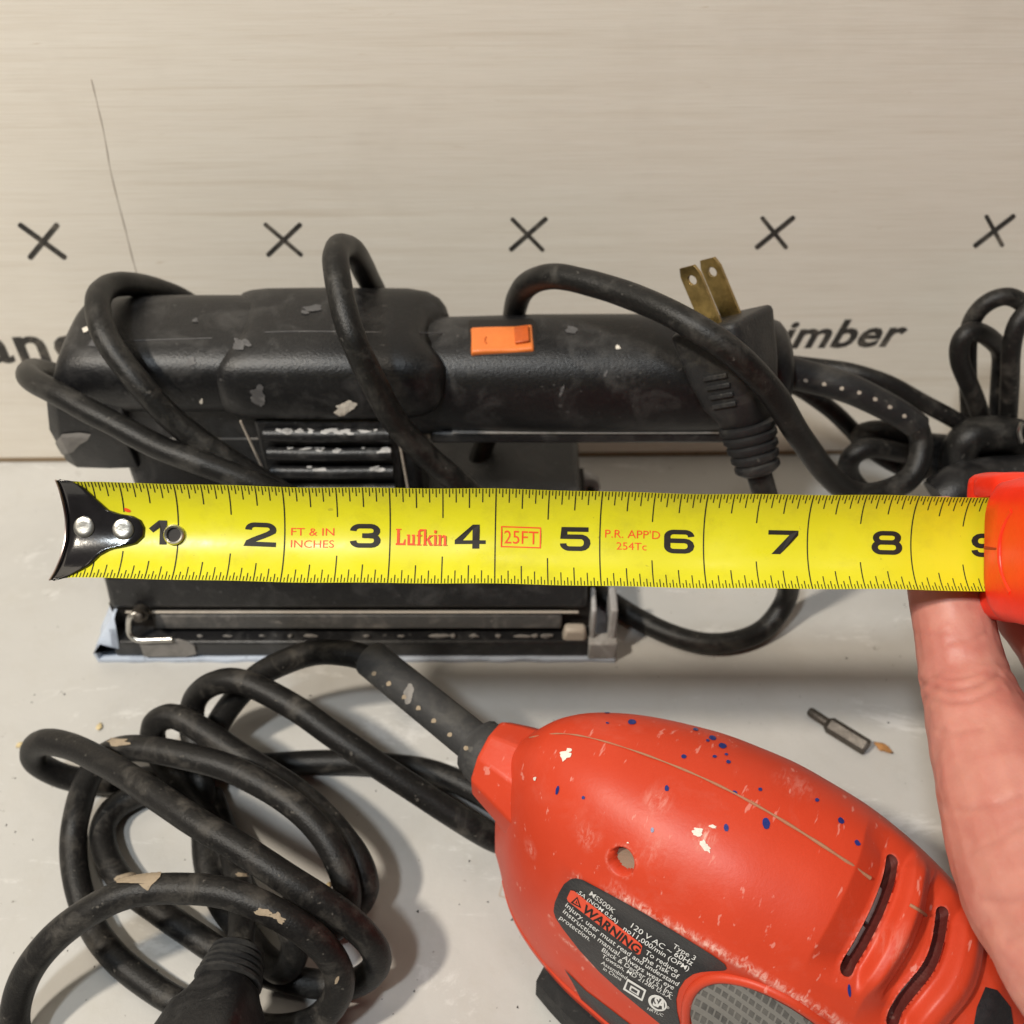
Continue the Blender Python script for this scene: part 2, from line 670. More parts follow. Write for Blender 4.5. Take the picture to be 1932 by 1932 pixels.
m = MB()
fq = [(942, 1690), (952, 1652), (972, 1660), (962, 1696)]
for (a0, b0), (a1, b1) in zip(fq, fq[1:] + fq[:1]):
    p, q = at_z(a0, b0, .003), at_z(a1, b1, .003)
    sd = (q - p).normalized().cross(Vector((0, 0, 1))) * .012
    m.add([p + sd, p - sd, q - sd, q + sd], [(0, 1, 2, 3)])
m.build('drawn_mark', MT['pencil'], floor, smooth=False)

# ------------------------------------------------------------------ plywood panel
PA, PB = Vector((-8.91, 14.13, 0)), Vector((5.89, 14.33, 0))
PX = (PB - PA).normalized()
PN = Vector((0, 0, 1)).cross(PX)        # points away from the camera
if PN.y < 0:
    PN = -PN


def at_panel(u, v, off=.006):
    d = ray(u, v)
    k = (PA - PN * off - EYE).dot(PN) / d.dot(PN)
    return EYE + d * k


PC = PA + PX * 8.9
panel = thing('plywood_panel', 'pale plywood panel with stencilled X marks standing upright behind the tools', 'panel', PC)
m = MB()
Mx = Matrix((PX.to_4d()[:3] + (0,), PN.to_4d()[:3] + (0,), (0, 0, 1, 0), (0, 0, 0, 1))).transposed()
Mx = Matrix.Translation(PC) @ Matrix(((PX.x, PN.x, 0, 0), (PX.y, PN.y, 0, 0), (0, 0, 1, 0), (0, 0, 0, 1)))
m.box((-26, 0, .02), (26, .7, 22), Mx)
face = m.build('sheet', MT['panel'], panel, smooth=False, bevel=.03)
m = MB()
m.box((-26, -.012, .012), (26, .02, .10), Mx)
m.build('bottom_edge', MT['panel_edge'], panel, smooth=False)


def stroke(p, q, wid, off, fun):
    (x0, y0), (x1, y1) = p, q
    dx, dy = x1 - x0, y1 - y0
    L = math.hypot(dx, dy)
    nx, ny = -dy / L * wid / 2, dx / L * wid / 2
    ex, ey = dx / L * wid * .3, dy / L * wid * .3
    pts = [(x0 + nx, y0 + ny), (x0 - ex + nx * .5, y0 - ey + ny * .5), (x0 - ex - nx * .5, y0 - ey - ny * .5), (x0 - nx, y0 - ny),
           (x1 - nx, y1 - ny), (x1 + ex - nx * .5, y1 + ey - ny * .5), (x1 + ex + nx * .5, y1 + ey + ny * .5), (x1 + nx, y1 + ny)]
    return [fun(a, b, off) for a, b in pts], [tuple(range(8))]


for a, b, c, d, wd in (((37, 424), (122, 486), (107, 424), (56, 486), 10), ((500, 423), (568, 481), (566, 423), (505, 481), 8),
                       ((966, 413), (1024, 472), (1030, 412), (963, 471), 8), ((1438, 411), (1483, 467), (1497, 410), (1427, 467), 8.5),
                       ((1861, 408), (1891, 463), (1913, 407), (1839, 464), 8.5)):
    m = MB()
    m.add(*stroke(a, b, wd, .006, at_panel))
    m.add(*stroke(c, d, wd, .009, at_panel))
    m.build('stencil_cross', MT['stencil'], panel, smooth=False)


def panel_text(s, p0, p1, shear, bold, sp=1.0, hscale=1.0, name='stencil_text'):
    vs, fs, x0, x1, y0, y1 = text2d(s, bold, sp)
    A, B = at_panel(*p0), at_panel(*p1)
    L = (B - A).length
    ex = (B - A).normalized()
    ez = PN.cross(ex)
    if ez.z < 0:
        ez = -ez
    k = L / (x1 - x0 + shear * .0)
    m = MB()
    m.add([A + ex * ((x - x0) * k + shear * y * k) + ez * (y * k * hscale) for x, y in vs], fs)
    return m.build(name, MT['stencil'], panel, smooth=False)


panel_text('ane', (-28, 683), (172, 679), 0, .024, 1.10, .88)
panel_text('imber', (1470, 656), (1694, 652), .27, .026, 1.04, .95)
m = MB()
pp = [at_panel(u, v, .004) for u, v in ((172, 150), (184, 200), (198, 262), (207, 318), (222, 380), (238, 440), (250, 490), (262, 530))]
m.tube(spline(pp, 6), lambda t: .0055 + .003 * math.sin(t * 40) + .003 * t, 6, flat=.2, up=PN)
m.build('pencil_line', MT['pencil'], panel)

# ================================================================== BLACK SANDER
sander = thing('sheet_sander', 'black finishing sander with orange switch, its cord wrapped round the body, behind the tape', 'sander', (-2.2, 11.5, 0))


def ring(x, cy, cz, ry, rz, p=2.4, n=48, top=None, lean=0):
    out = []
    for k in range(n):
        a = 2 * math.pi * k / n
        c, s = math.cos(a), math.sin(a)
        y = cy + ry * math.copysign(abs(c) ** (2 / p), c)
        z = cz + (rz if s >= 0 else (top or rz)) * math.copysign(abs(s) ** (2 / p), s)
        out.append(Vector((x + lean * (z - cz), y, z)))
    return out


CY, CZ = 11.75, 3.78
hand = MB()
rr = [(-1.4, .70), (-.6, .72), (.3, .745), (1.4, .75), (2.4, .745), (3.1, .73), (3.42, .71), (3.56, .66), (3.64, .57), (3.67, .4)]
hand.loft([ring(x, CY, CZ + .0, r * 1.02, r, 2.35) for x, r in rr])
hand.build('handle', MT['plastic'], sander, sharp=60)
m = MB()   # flange along the underside of the handle
m.box((-.8, 11.10, CZ - .508), (3.1, 11.20, CZ - .494))
m.build('handle_flange', MT['dust'], sander, bevel=.02)
m = MB()
m.box((-1.1, 11.115, CZ - .70), (3.3, 12.4, CZ - .515))
m.build('handle_underside', MT['plastic_dark'], sander, bevel=.05)

main = MB()
BZ = 4.13
rr = [(-5.90, .36, .26, 2.4), (-5.89, .64, .42, 2.6), (-5.84, .74, .49, 2.7), (-5.7, .80, .53, 2.8), (-5.4, .84, .55, 2.9), (-4.9, .86, .56, 2.9), (-4.2, .87, .56, 2.9), (-3.4, .87, .56, 2.9), (-2, .87, .56, 2.9)]
main.loft([ring(x, CY, BZ, a, b, p, lean=.42 if x < -5.8 else (.35 if x < -5.5 else (.18 if x < -4.8 else 0))) for x, a, b, p in rr])
main.build('motor_housing', MT['plastic'], sander, sharp=60)
band = MB()
rr = [(-3.72, .84, .52), (-3.68, .90, .575), (-3.58, .94, .605), (-3.38, .965, .62), (-2.4, .975, .63), (-1.32, .965, .62), (-1.08, .92, .59), (-.95, .84, .53), (-.88, .74, .45), (-.84, .6, .36)]
band.loft([[Vector((p.x + (.30 if x < -2.4 else -.26) * (min(1, abs(p.z - BZ) / b) ** 5) * (1 if abs(x + 2.4) > .5 else 0), p.y, p.z)) for p in ring(x, CY, BZ, a, b, 3.0)] for x, a, b in rr])
band.build('housing_band', MT['plastic'], sander, sharp=60)
m = MB()   # sloped web between the motor body and the grip
m.loft([ring(-1.6, CY, 3.75, .75, .75, 2.6), ring(-1.0, CY, 3.72, .68, .72, 2.6), ring(-.7, CY, 3.74, .60, .68, 2.5)])
m.build('grip_root', MT['plastic_dark'], sander, sharp=60)
sbv = bvh_of([hand, main, band])
# shell seams
for pts in (((500, 627), (560, 625), (640, 626), (720, 627), (790, 628), (835, 629)),
            ((210, 645), (270, 642), (330, 640), (400, 638))):
    m = MB()
    pl = [q for q in (hit(sbv, *p)[0] for p in pts) if q is not None]
    m.tube(spline(pl, 5), .008, 6)
    m.build('seam_line', MT['grey_paint'], sander)
# nose at the left end
m = MB()
nz = [(-6.16, .45, 2.78), (-6.12, .60, 2.73), (-5.95, .70, 2.70), (-5.5, .72, 2.7), (-5.1, .70, 2.7)]
rings = []
for x, a, zb in nz:
    rings.append([Vector((x, CY - a, zb)), Vector((x + .05, CY + a, zb)), Vector((x + .25, CY + a * 1.05, 4.0)), Vector((x + .12, CY - a * 1.18, 3.95)), Vector((x, CY - a * 1.2, 3.4))])
m.loft(rings)
m.build('front_nose', MT['plastic'], sander, bevel=.06, segs=3)
nosebv = bvh_of(m)
decal([(105, 835), (118, 818), (150, 815), (172, 818), (165, 830), (150, 838), (138, 852), (118, 858), (108, 850)], nosebv, .012, 1.5).build('worn_patch', MT['dust'], sander)
# lower housing
low = MB()
low.box((-5.3, 11.12, 1.5), (-1.25, 12.4, 3.8), taper=1.0, tapery=1.05)
low.build('lower_housing', MT['plastic_dark'], sander, bevel=.1, segs=3)
m = MB()
m.box((-5.3, 11.09, 3.18), (-3.3, 11.115, 3.21))
m.build('seam_line', MT['dust'], sander, smooth=False)
vb = MB()
vb.box((-3.36, 10.92, 1.5), (-1.50, 11.3, 3.66))
vb.build('vent_block', MT['plastic_dark'], sander, bevel=.05)
slats = []
for z in (3.47, 3.14, 2.81, 2.48, 2.15, 1.82):
    m = MB()
    m.tube([Vector((-3.24, 10.86, z)), Vector((-2.4, 10.845, z)), Vector((-1.60, 10.86, z))], .085, 12, flat=1.1)
    slats.append(m)
    m.build('vent_slat', MT['plastic_dark'], sander)
for xa, xb in ((-3.50, -3.28), (-1.50, -1.42)):
    m = MB()
    m.tube([Vector((xa, 10.84, 3.72)), Vector((xb, 10.80, 2.6)), Vector((xb + .05, 10.80, 1.6))], .017, 8)
    m.build('vent_side_rib', MT['lip'], sander)
# skirt
m = MB()
m.box((-5.72, 10.05, .88), (1.08, 13.1, 1.55), taper=.985, tapery=.96)
m.build('skirt', MT['plastic_dark'], sander, bevel=.09, segs=3)
m = MB()
m.box((-5.5, 10.02, .835), (.95, 10.06, .862))
m.build('skirt_lip', MT['lip'], sander, bevel=.02)
m = MB()
m.box((-5.15, 9.98, .52), (.72, 10.3, .78), tapery=.6)
m.build('upper_plate', MT['greyplate'], sander, bevel=.04)
m = MB()
m.box((-5.75, 10.15, .36), (1.15, 13.0, .9))
m.build('inner_frame', MT['ink'], sander, smooth=False)
m = MB()
m.box((-5.78, 9.84, .075), (1.18, 13.05, .40))
m.build('platen', MT['plastic_dark'], sander, bevel=.04)
m = MB()
N = 60
vs = []
for i in range(N + 1):
    x = -6.05 + 7.55 * i / N
    e = .02 * noise.noise(Vector((x * 3, 0, 0)))
    vs += [Vector((x, 9.79 + e, .0 + .004)), Vector((x, 9.79 + e, .065 + .02 * noise.noise(Vector((x * 2, 5, 0))))), Vector((x, 13.1, .06)), Vector((x, 13.1, .004))]
m.loft([vs[4 * i:4 * i + 4] for i in range(N + 1)])
m.build('sandpaper', MT['paper'], sander, smooth=False)
m = MB()   # paper end folded up over the left end of the platen
rings = []
for y in np.linspace(9.80, 10.75, 16):
    j = .03 * noise.noise(Vector((y * 5, 3, 1)))
    ztop = .80 - .06 * (y - 9.8) + j if y > 10.0 else .30 + (y - 9.8) * 2.4
    xo = -6.05 + j
    prof = [(xo, .03), (xo - .02, .2), (xo + .1, .42), (xo + .24, min(ztop, .62)), (xo + .34, ztop)]
    pr2 = [(a + .04, b) for a, b in reversed(prof)]
    rings.append([Vector((a, y, b)) for a, b in prof + pr2])
m.loft(rings)
m.build('folded_paper', MT['paper'], sander)
m = MB()
m.box((-5.98, 10.6, .3), (-5.72, 13.0, .95), taper=.7, tapery=1)
m.build('end_clamp', MT['plastic_dark'], sander, bevel=.04)
# wire lever, washer and screw on the left
lv = [at_y(258, 1156, 9.93), at_y(246, 1163, 9.9), at_y(243, 1180, 9.88), at_y(245, 1197, 9.84), at_y(258, 1207, 9.80), at_y(290, 1207, 9.80), at_y(325, 1206, 9.80)]
m = MB()
m.tube(spline(lv, 8), .042, 12)
m.build('clamp_lever', MT['steel'], sander)
m = MB()
c = at_y(266, 1157, 9.95)
m.tube([c + Vector((0, .05, 0)), c + Vector((0, -.05, .02))], .115, 18)
m.build('washer', MT['dullsteel'], sander)
m = MB()
m.tube([c + Vector((0, 0, 0)), c + Vector((.0, -.12, .04)), c + Vector((0, -.14, .05))], lambda t: .075 if t < .6 else .05, 12)
m.build('screw', MT['dullsteel'], sander)
m = MB()   # torn grey end of an old sheet under the lever
rings = []
for i in range(15):
    x = -5.35 + i * .055
    j = noise.noise(Vector((x * 4, 1, 7))) * .05
    zt = .50 + j - max(0, i - 9) ** 2 * .006
    zb = .12 + max(0, i - 11) * .02
    rings.append([Vector((x, 9.80, zb)), Vector((x, 9.815 + j * .2, zt)), Vector((x, 9.84, zt)), Vector((x, 9.835, zb))])
m.loft(rings)
m.build('torn_paper', MT['dust'], sander)
# right clamp bracket
m = MB()
m.box((1.10, 9.80, .06), (1.52, 10.02, .42))
m.build('clamp_foot', MT['alu'], sander, bevel=.03)
for x0, x1 in ((1.12, 1.20), (1.38, 1.50)):
    m = MB()
    m.box((x0, 9.9, .35), (x1, 10.4, 1.02), taper=.9)
    m.build('clamp_post', MT['alu'], sander, bevel=.03)
m = MB()
m.box((.72, 9.88, .34), (1.09, 10.08, .60), taper=.8)
m.build('clamp_jaw', MT['lip'], sander, bevel=.05)
for x, wd, hh in ((-2.9, .10, .055), (-1.05, .15, .06), (-.55, .07, .05), (.15, .13, .045), (.5, .09, .08), (-2.1, .05, .035), (-3.6, .05, .03), (-4.1, .07, .03), (-1.6, .05, .04), (-.2, .04, .05), (.33, .05, .06), (-3.2, .03, .05), (-.85, .04, .07), (-4.5, .04, .04)):
    m = MB()
    rings = []
    for i in range(6):
        t = i / 5
        r = hh * math.sin(math.pi * (.1 + .8 * t)) * .7
        rings.append([Vector((x + wd * (t - .5) * 2, 9.93 + r * math.cos(a) * .5, .44 + .02 * noise.noise(Vector((x * 3, t * 5, 1))) + r * math.sin(a) * (1 + 1.1 * noise.noise(Vector((x * 5, t * 6, a)))))) for a in np.linspace(0, 2 * math.pi, 9)[:-1]])
    m.loft(rings)
    m.build('dust_clump', MT['dust'], sander)
m = MB()
c = at_y(1112, 915, 12.9)
m.tube([c + Vector((0, .1, 0)), c + Vector((0, -.1, .03))], .17, 20)
b_ = m.build('rear_clamp_tab', MT['alu'], sander, bevel=.02)
m = MB()
m.tube([c + Vector((.02, -.1, 0)), c + Vector((.02, -.13, .0))], .06, 12)
m.build('rear_screw', MT['ink'], sander)

# switch
m = MB()
sw = decal([(884, 607), (893, 604), (1003, 602), (1012, 612), (1010, 668), (1004, 673), (893, 673), (885, 668)], sbv, .012, 3)
sw.build('switch_recess', MT['ink'], sander)
c0, n0 = hit(sbv, 947, 640)
tl, tr = hit(sbv, 890, 616)[0], hit(sbv, 1004, 611)[0]
ex = (tr - tl).normalized()
ey = n0.cross(ex).normalized()
Msw = Matrix.Translation(c0) @ Matrix(((ex.x, ey.x, n0.x, 0), (ex.y, ey.y, n0.y, 0), (ex.z, ey.z, n0.z, 0), (0, 0, 0, 1)))
switch = MB()
prof = [(-.40, -.005), (-.38, .030), (-.20, .032), (.02, .024), (.18, .018), (.34, .036), (.385, .036), (.40, .01)]
rings = []
for x, h in prof:
    rings.append([Msw @ Vector((x, -.225, -.08)), Msw @ Vector((x, -.225, h - .02)), Msw @ Vector((x, -.20, h)), Msw @ Vector((x, .20, h)), Msw @ Vector((x, .225, h - .02)), Msw @ Vector((x, .225, -.08))])
switch.loft(rings)
swo = switch.build('switch', MT['switch'], sander, bevel=.012, sharp=25)
m = MB()
m.box((.17, -.13, .0), (.355, .15, .035), Msw @ Matrix.Translation((.0, 0, .0)) @ Matrix.Rotation(R(-9), 4, 'Y'))
m.build('switch_mark', MT['switch_dark'], swo, bevel=.01)
m = MB()
m.tube([Msw @ Vector((-.20, -.10 + .04 * i, .036)) + ex * (-.02 * math.sin(i * 1.05)) for i in range(4)], .008, 6)
m.build('switch_mark', MT['switch_dark'], swo)

# paint splashes and chips on the shell
for u, v, a, b, rot, mt in ((652, 769, 21, 11, -.35, 'white_paint'), (452, 650, 13, 10, .3, 'grey_paint'), (466, 648, 9, 6, .6, 'grey_paint'), (487, 746, 15, 18, 0, 'grey_paint'),
                            (590, 583, 20, 6, -.1, 'grey_paint'), (575, 590, 8, 3, .2, 'grey_paint'), (362, 683, 9, 8, 0, 'grey_paint'), (163, 622, 6, 5, 0, 'white_paint'), (1077, 624, 11, 7, 0, 'grey_paint'),
                            (1165, 656, 5, 4, 0, 'white_paint'), (369, 606, 6, 4, 0, 'grey_paint'), (380, 756, 3, 4, 0, 'white_paint'),
                            (1060, 737, 3, 10, .4, 'grey_paint'), (1143, 705, 3, 8, .4, 'grey_paint'), (180, 645, 14, 7, -.5, 'grey_paint'), (135, 815, 20, 22, -.5, 'dust')):
    dm = decal(blob(u, v, a, b, rot, .45), bvh_of([hand, main, band]), .012, 1.6)
    if dm.f:
        dm.build('paint_splash', MT[mt], sander)
slbv = bvh_of(slats)
for (u0, u1, v_), n_ in (((528, 738, 814), 17), ((545, 650, 848), 9), ((660, 735, 849), 3), ((540, 735, 884), 4)):
    for _ in range(n_):
        u_ = random.uniform(u0, u1)
        d = decal(blob(u_, v_ + random.uniform(-4, 4), random.uniform(3, 12), random.uniform(1.5, 4), random.uniform(-.2, .2), .7), slbv, .006, .9)
        if d.f:
            d.build('paint_chip', MT['slat_paint'], sander)

# cord sleeve at the handle end
YS = lambda L: [at_y(*p) for p in L]
slv = spline(YS([(1470, 695, 11.75), (1500, 705, 11.7), (1546, 716, 11.65), (1600, 732, 11.55), (1650, 755, 11.5), (1700, 782, 11.45), (1733, 806, 11.4)]), 8)
m = MB()
m.tube(slv, lambda t: .225 - .045 * t, 18)
ssl = m.build('cord_sleeve', MT['sleeve'], sander)
ssb = bvh_of(m)
dots = MB()
for u, v in ((1520, 718), (1555, 725), (1588, 733), (1621, 741), (1651, 753), (1679, 768), (1706, 785)):
    d = decal(blob(u, v, 4.5, 4.0, .5, .2, 10), ssb, .006, 1.2)
    dots.add(d.v, d.f)
dots.build('sleeve_slots', MT['lip'], ssl)
CR = .158
cord = MB()
runs = [
    [(1727, 800, 11.4), (1738, 828, 11.3), (1736, 868, 11.1), (1712, 905, 10.9), (1655, 930, 10.7), (1592, 922, 10.5), (1530, 855, 10.25), (1462, 748, 10.0), (1385, 665, 10.0), (1290, 605, 10.3),
     (1180, 555, 10.9), (1095, 530, 11.3), (1035, 521, 11.6), (990, 541, 11.95), (972, 585, 12.4), (965, 650, 12.8), (940, 760, 12.9), (905, 860, 12.6), (880, 930, 12.2)],
    [(730, 640, 13.0), (715, 570, 12.95), (690, 515, 12.6), (662, 470, 12.0), (640, 468, 11.6), (634, 500, 11.1), (646, 570, 10.65), (668, 640, 10.35), (702, 715, 10.2), (745, 795, 10.1), (805, 862, 10.1), (880, 922, 10.15), (950, 985, 10.3), (1010, 1040, 10.7), (1020, 1010, 11.5)],
    [(420, 620, 12.95), (360, 575, 12.95), (300, 547, 12.8), (240, 537, 12.3), (200, 545, 11.9), (184, 575, 11.4), (200, 635, 10.9), (252, 712, 10.55), (320, 785, 10.35), (400, 850, 10.2), (500, 912, 10.1), (600, 970, 10.05), (700, 1030, 10.2), (740, 1040, 10.9)],
    [(220, 760, 13.2), (150, 722, 13.1), (90, 700, 12.6), (58, 698, 12.0), (54, 712, 11.4), (100, 738, 10.9), (190, 788, 10.5), (290, 838, 10.2), (390, 878, 9.95), (510, 925, 9.85), (620, 985, 9.85), (700, 1040, 10.0), (730, 1050, 10.6)],
]
def cord_run(mb, pts, r, seed):
    """a cord is never quite even: slight waviness and swelling along its length"""
    out = []
    for i, p in enumerate(pts):
        q = p * 1.3 + Vector((seed, 0, 0))
        out.append(p + Vector((noise.noise(q), noise.noise(q + Vector((9, 0, 0))), noise.noise(q + Vector((0, 9, 0))))) * .022)
    mb.tube(out, lambda t: r * (1 + .035 * noise.noise(Vector((t * 30, seed, 0)))), 18)


for k_, rn in enumerate(runs):
    cord_run(cord, spline(YS(rn), 9), CR, k_ * 7)
ZS = lambda L: [at_z(*p) for p in L]
PLUG0 = at_d(1432, 893, 13.7)
cord.tube(spline([PLUG0 + (at_d(1368, 622, 13.55) - PLUG0) * .1, PLUG0] + ZS([(1447, 945, 3.0), (1466, 1010, 2.2), (1484, 1075, 1.3), (1484, 1130, .55), (1445, 1185, .2), (1390, 1210, .17), (1330, 1214, .17), (1265, 1197, .17), (1205, 1168, .17), (1160, 1140, .17), (1110, 1105, .2)]), 9), CR, 16)
cord.build('power_cord', MT['cord'], sander)


def make_plug(root, base, axis, wide, cord_mat, sc_=1.0, prongs=True, name='plug', cl=1.0, lean_=Vector((0, 0, 0)), body_mat=None):
    """base: where the cord enters; axis: towards the prongs; wide: broad direction"""
    a = axis.normalized()
    w_ = (wide - a * wide.dot(a)).normalized()
    d_ = a.cross(w_)
    base = base - a * ((.60 - .62 * cl) * sc_)

    def rg(t, rw, rd, p=2.4, n=32):
        out = []
        for k in range(n):
            an = 2 * math.pi * k / n
            c, s = math.cos(an), math.sin(an)
            out.append(base + a * (t * sc_) + w_ * (rw * sc_ * math.copysign(abs(c) ** (2 / p), c)) + d_ * (rd * sc_ * math.copysign(abs(s) ** (2 / p), s)))
        return out
    m = MB()
    rgs = [rg(.60 - .62 * cl, .20, .20, 2)]
    for i in range(5):
        t = .64 - (.62 - i * .13) * cl
        r = .285 + .018 * i
        rgs += [rg(t, r - .03, r - .03, 2), rg(t + .03 * cl, r, r, 2), rg(t + .085 * cl, r, r, 2), rg(t + .11 * cl, r - .03, r - .03, 2)]
    m.loft(rgs)
    collar = None
    b = MB()
    b.loft([rg(.62, .25, .25, 2.2), rg(.68, .33, .29, 2.6), rg(.8, .38, .31, 3), rg(.95, .45, .37, 4), rg(1.3, .50, .42, 6), rg(1.88, .56, .46, 9), rg(1.93, .55, .45, 9), rg(1.95, .525, .425, 9)])
    plug = b.build(name, body_mat or MT['plastic'], root, sharp=45)
    m.build('ribbed_collar', MT['sleeve'], plug, sharp=50)
    for i in range(4):
        t = 1.0 + i * .12
        rw_ = float(np.interp(t, [.95, 1.3, 1.88], [.45, .50, .56]))
        bxm = MB().box((-.16, rw_ - .03, -.03), (.16, rw_ + .035, .03))
        vs = [base + a * ((t + p[2]) * sc_) - w_ * (p[1] * sc_) + d_ * ((p[0] - .02) * sc_) for p in bxm.v]
        q = MB()
        q.add(vs, bxm.f)
        q.build('grip_rib', MT['sleeve'], plug, bevel=.012)
    if prongs:
        for sgn in (-1, 1):
            q = MB()
            th, hw, L = .028, .128, .70
            cx = sgn * .262
            out = [(-hw, 0), (hw, 0), (hw, L - .10), (hw - .035, L), (-hw + .035, L), (-hw, L - .10)]
            n = 24
            hc, hr = (0, L - .16), .058
            vs = []
            # blade with a round hole: ring of quads from the hole out to the outline
            def on_outline(ang):
                dx, dy = math.cos(ang), math.sin(ang)
                best = 9
                for i in range(len(out)):
                    x1, y1 = out[i][0] - hc[0], out[i][1] - hc[1]
                    x2, y2 = out[(i + 1) % 6][0] - hc[0], out[(i + 1) % 6][1] - hc[1]
                    den = dx * (y2 - y1) - dy * (x2 - x1)
                    if abs(den) < 1e-9:
                        continue
                    t = (x1 * (y2 - y1) - y1 * (x2 - x1)) / den
                    s_ = (x1 * dy - y1 * dx) / den
                    if t > 0 and -1e-6 <= s_ <= 1 + 1e-6:
                        best = min(best, t)
                return hc[0] + dx * best, hc[1] + dy * best
            angs = sorted([2 * math.pi * k / n for k in range(n)] + [math.atan2(y - hc[1], x - hc[0]) % (2 * math.pi) for x, y in out])
            for d in (-th, th):
                for ang in angs:
                    vs.append((hc[0] + hr * math.cos(ang), hc[1] + hr * math.sin(ang), d))
                for ang in angs:
                    x, y = on_outline(ang)
                    vs.append((x, y, d))
            K = len(angs)
            fs = []
            for k in range(K):
                k2 = (k + 1) % K
                fs += [(k, k2, K + k2, K + k), (2 * K + k, 3 * K + k, 3 * K + k2, 2 * K + k2), (k, 2 * K + k, 2 * K + k2, k2), (K + k, K + k2, 3 * K + k2, 3 * K + k)]
            ww = [base + a * ((1.95 + y) * sc_) + w_ * ((cx + z) * sc_) + d_ * (x * sc_) + lean_ * (y * sc_) for x, y, z in vs]
            q.add(ww, fs)
            q.build('prong', MT['brass'], plug, bevel=.006, sharp=30)
    return plug


pb = PLUG0
pt = at_d(1366, 622, 13.3)
make_plug(sander, pb, pt - pb, RT * .6 + UP * .284 + FW * .74, MT['plastic'], 1.0, lean_=RT * -.17, body_mat=MT['sleeve'])

# ================================================================== CORD BUNDLE AT THE RIGHT
bundle = thing('bundled_cord', 'bundle of folded black cord loops bound together at the right edge by the panel', 'cord', at_y(1890, 850, 12.3))
Q = lambda L: [at_y(1545.6 + x * .24, 502.3 + y * .24, d) for x, y, d in L]
m = MB()
for L, r in (([(1180, 1180, 12.5), (1170, 900, 12.6), (1170, 600, 12.7), (1200, 430, 12.7), (1290, 310, 12.7), (1400, 250, 12.7), (1500, 240, 12.7), (1620, 310, 12.7), (1700, 480, 12.7), (1740, 800, 12.6), (1700, 1240, 12.4)], .125),
             ([(1290, 1260, 12.3), (1230, 1060, 12.2), (1160, 890, 12.2), (1105, 740, 12.2), (1110, 600, 12.25), (1170, 520, 12.3), (1260, 520, 12.4), (1370, 590, 12.65), (1430, 680, 12.85), (1420, 900, 12.8), (1400, 1240, 12.6)], .135),
             ([(1660, 330, 12.4), (1560, 450, 12.3), (1510, 650, 12.2), (1500, 900, 12.15), (1490, 1100, 12.15), (1480, 1270, 12.1)], .13),
             ([(-260, 760, 12.9), (-100, 780, 12.8), (60, 800, 12.6), (180, 815, 12.5), (330, 850, 12.4), (560, 930, 12.3), (800, 1065, 12.2), (1000, 1170, 12.1), (1180, 1270, 12.1), (1350, 1330, 12.1)], .125),
             ([(-320, 880, 12.9), (-150, 960, 12.7), (0, 1060, 12.6), (130, 1160, 12.5), (260, 1290, 12.4), (420, 1450, 12.3), (600, 1560, 12.2), (800, 1640, 12.1)], .13),
             ([(1150, 1430, 12.2), (1000, 1410, 12.2), (800, 1390, 12.15), (650, 1345, 12.1), (500, 1300, 12.1), (380, 1310, 12.1), (330, 1350, 12.3), (400, 1400, 12.6)], .17),
             ([(1150, 1530, 12.0), (900, 1500, 12.0), (700, 1475, 11.9), (520, 1440, 11.8), (370, 1430, 11.75), (260, 1490, 11.7), (225, 1590, 11.7), (270, 1700, 11.7), (380, 1800, 11.7), (520, 1850, 11.8)], .15),
             ([(1200, 1600, 11.9), (1000, 1590, 11.9), (800, 1570, 11.9), (700, 1650, 11.9)], .2)):
    m.tube(spline(Q(L), 9), r, 14)
m.build('cord_loops', MT['cord_worn'], bundle)
m = MB()
m.tube(spline(Q([(1090, 1700, 11.5), (1085, 1560, 11.6), (1110, 1440, 11.7), (1180, 1350, 11.75), (1300, 1320, 11.8), (1450, 1320, 11.8), (1600, 1360, 11.8), (1720, 1450, 11.8)]), 9), .26, 16, flat=1.0)
m.build('binding_wrap', MT['cord'], bundle)
m = MB()
m.tube(spline(Q([(960, 1850, 10.9), (1080, 1760, 11.0), (1220, 1720, 11.2), (1400, 1690, 11.3), (1650, 1680, 11.3)]), 8), .36, 18)  # mostly hidden black part of another tool
m.tube(spline(Q([(1120, 1600, 12.0), (1300, 1540, 12.1), (1500, 1520, 12.1), (1750, 1540, 12.1)]), 8), .42, 18)  # black tube added to fill the dark gap beneath the binding
m.build('black_tool_and_fill', MT['plastic'], bundle)
m = MB()
m.tube(spline(Q([(1590, 1230, 11.5), (1570, 1300, 11.45), (1590, 1380, 11.45)]), 6), .03, 8)
m.build('wire_twist', MT['steel'], bundle)

# ================================================================== TAPE MEASURE
TL, TRt = at_d(122, 1000, 10.32), at_d(1857, 1027, 10.55)
E1 = (TRt - TL).normalized()
E3 = -(FW - E1 * FW.dot(E1)).normalized()
E2 = E3.cross(E1)
TLEN = (TRt - TL).length
# inch scale along the blade
X1 = None


def blade_x(u):
    # distance along the blade centre whose picture column is u
    lo, hi = -1, 12
    for _ in range(50):
        mid = (lo + hi) / 2
        if pix(TL + E1 * mid)[0] < u:
            lo = mid
        else:
            hi = mid
    return lo


XA, XB = blade_x(331), blade_x(1725)
UNIT = (XB - XA) / 7.0
X0 = XA - UNIT
print('inch', UNIT, 'blade len', TLEN)
BR = .60


def bl(x, y, off=0.0):
    """x in blade inches, y across the blade (-.5 .. .5), off towards the viewer"""
    a = y * UNIT / BR
    sag = BR * (1 - math.cos(a)) - .10
    wob = .012 * math.sin(x * 1.7 + 1) + .006 * math.sin(x * 5.1)
    return TL + E1 * (X0 + x * UNIT) + E2 * (BR * math.sin(a) + wob * .6) + E3 * (sag + off + wob)


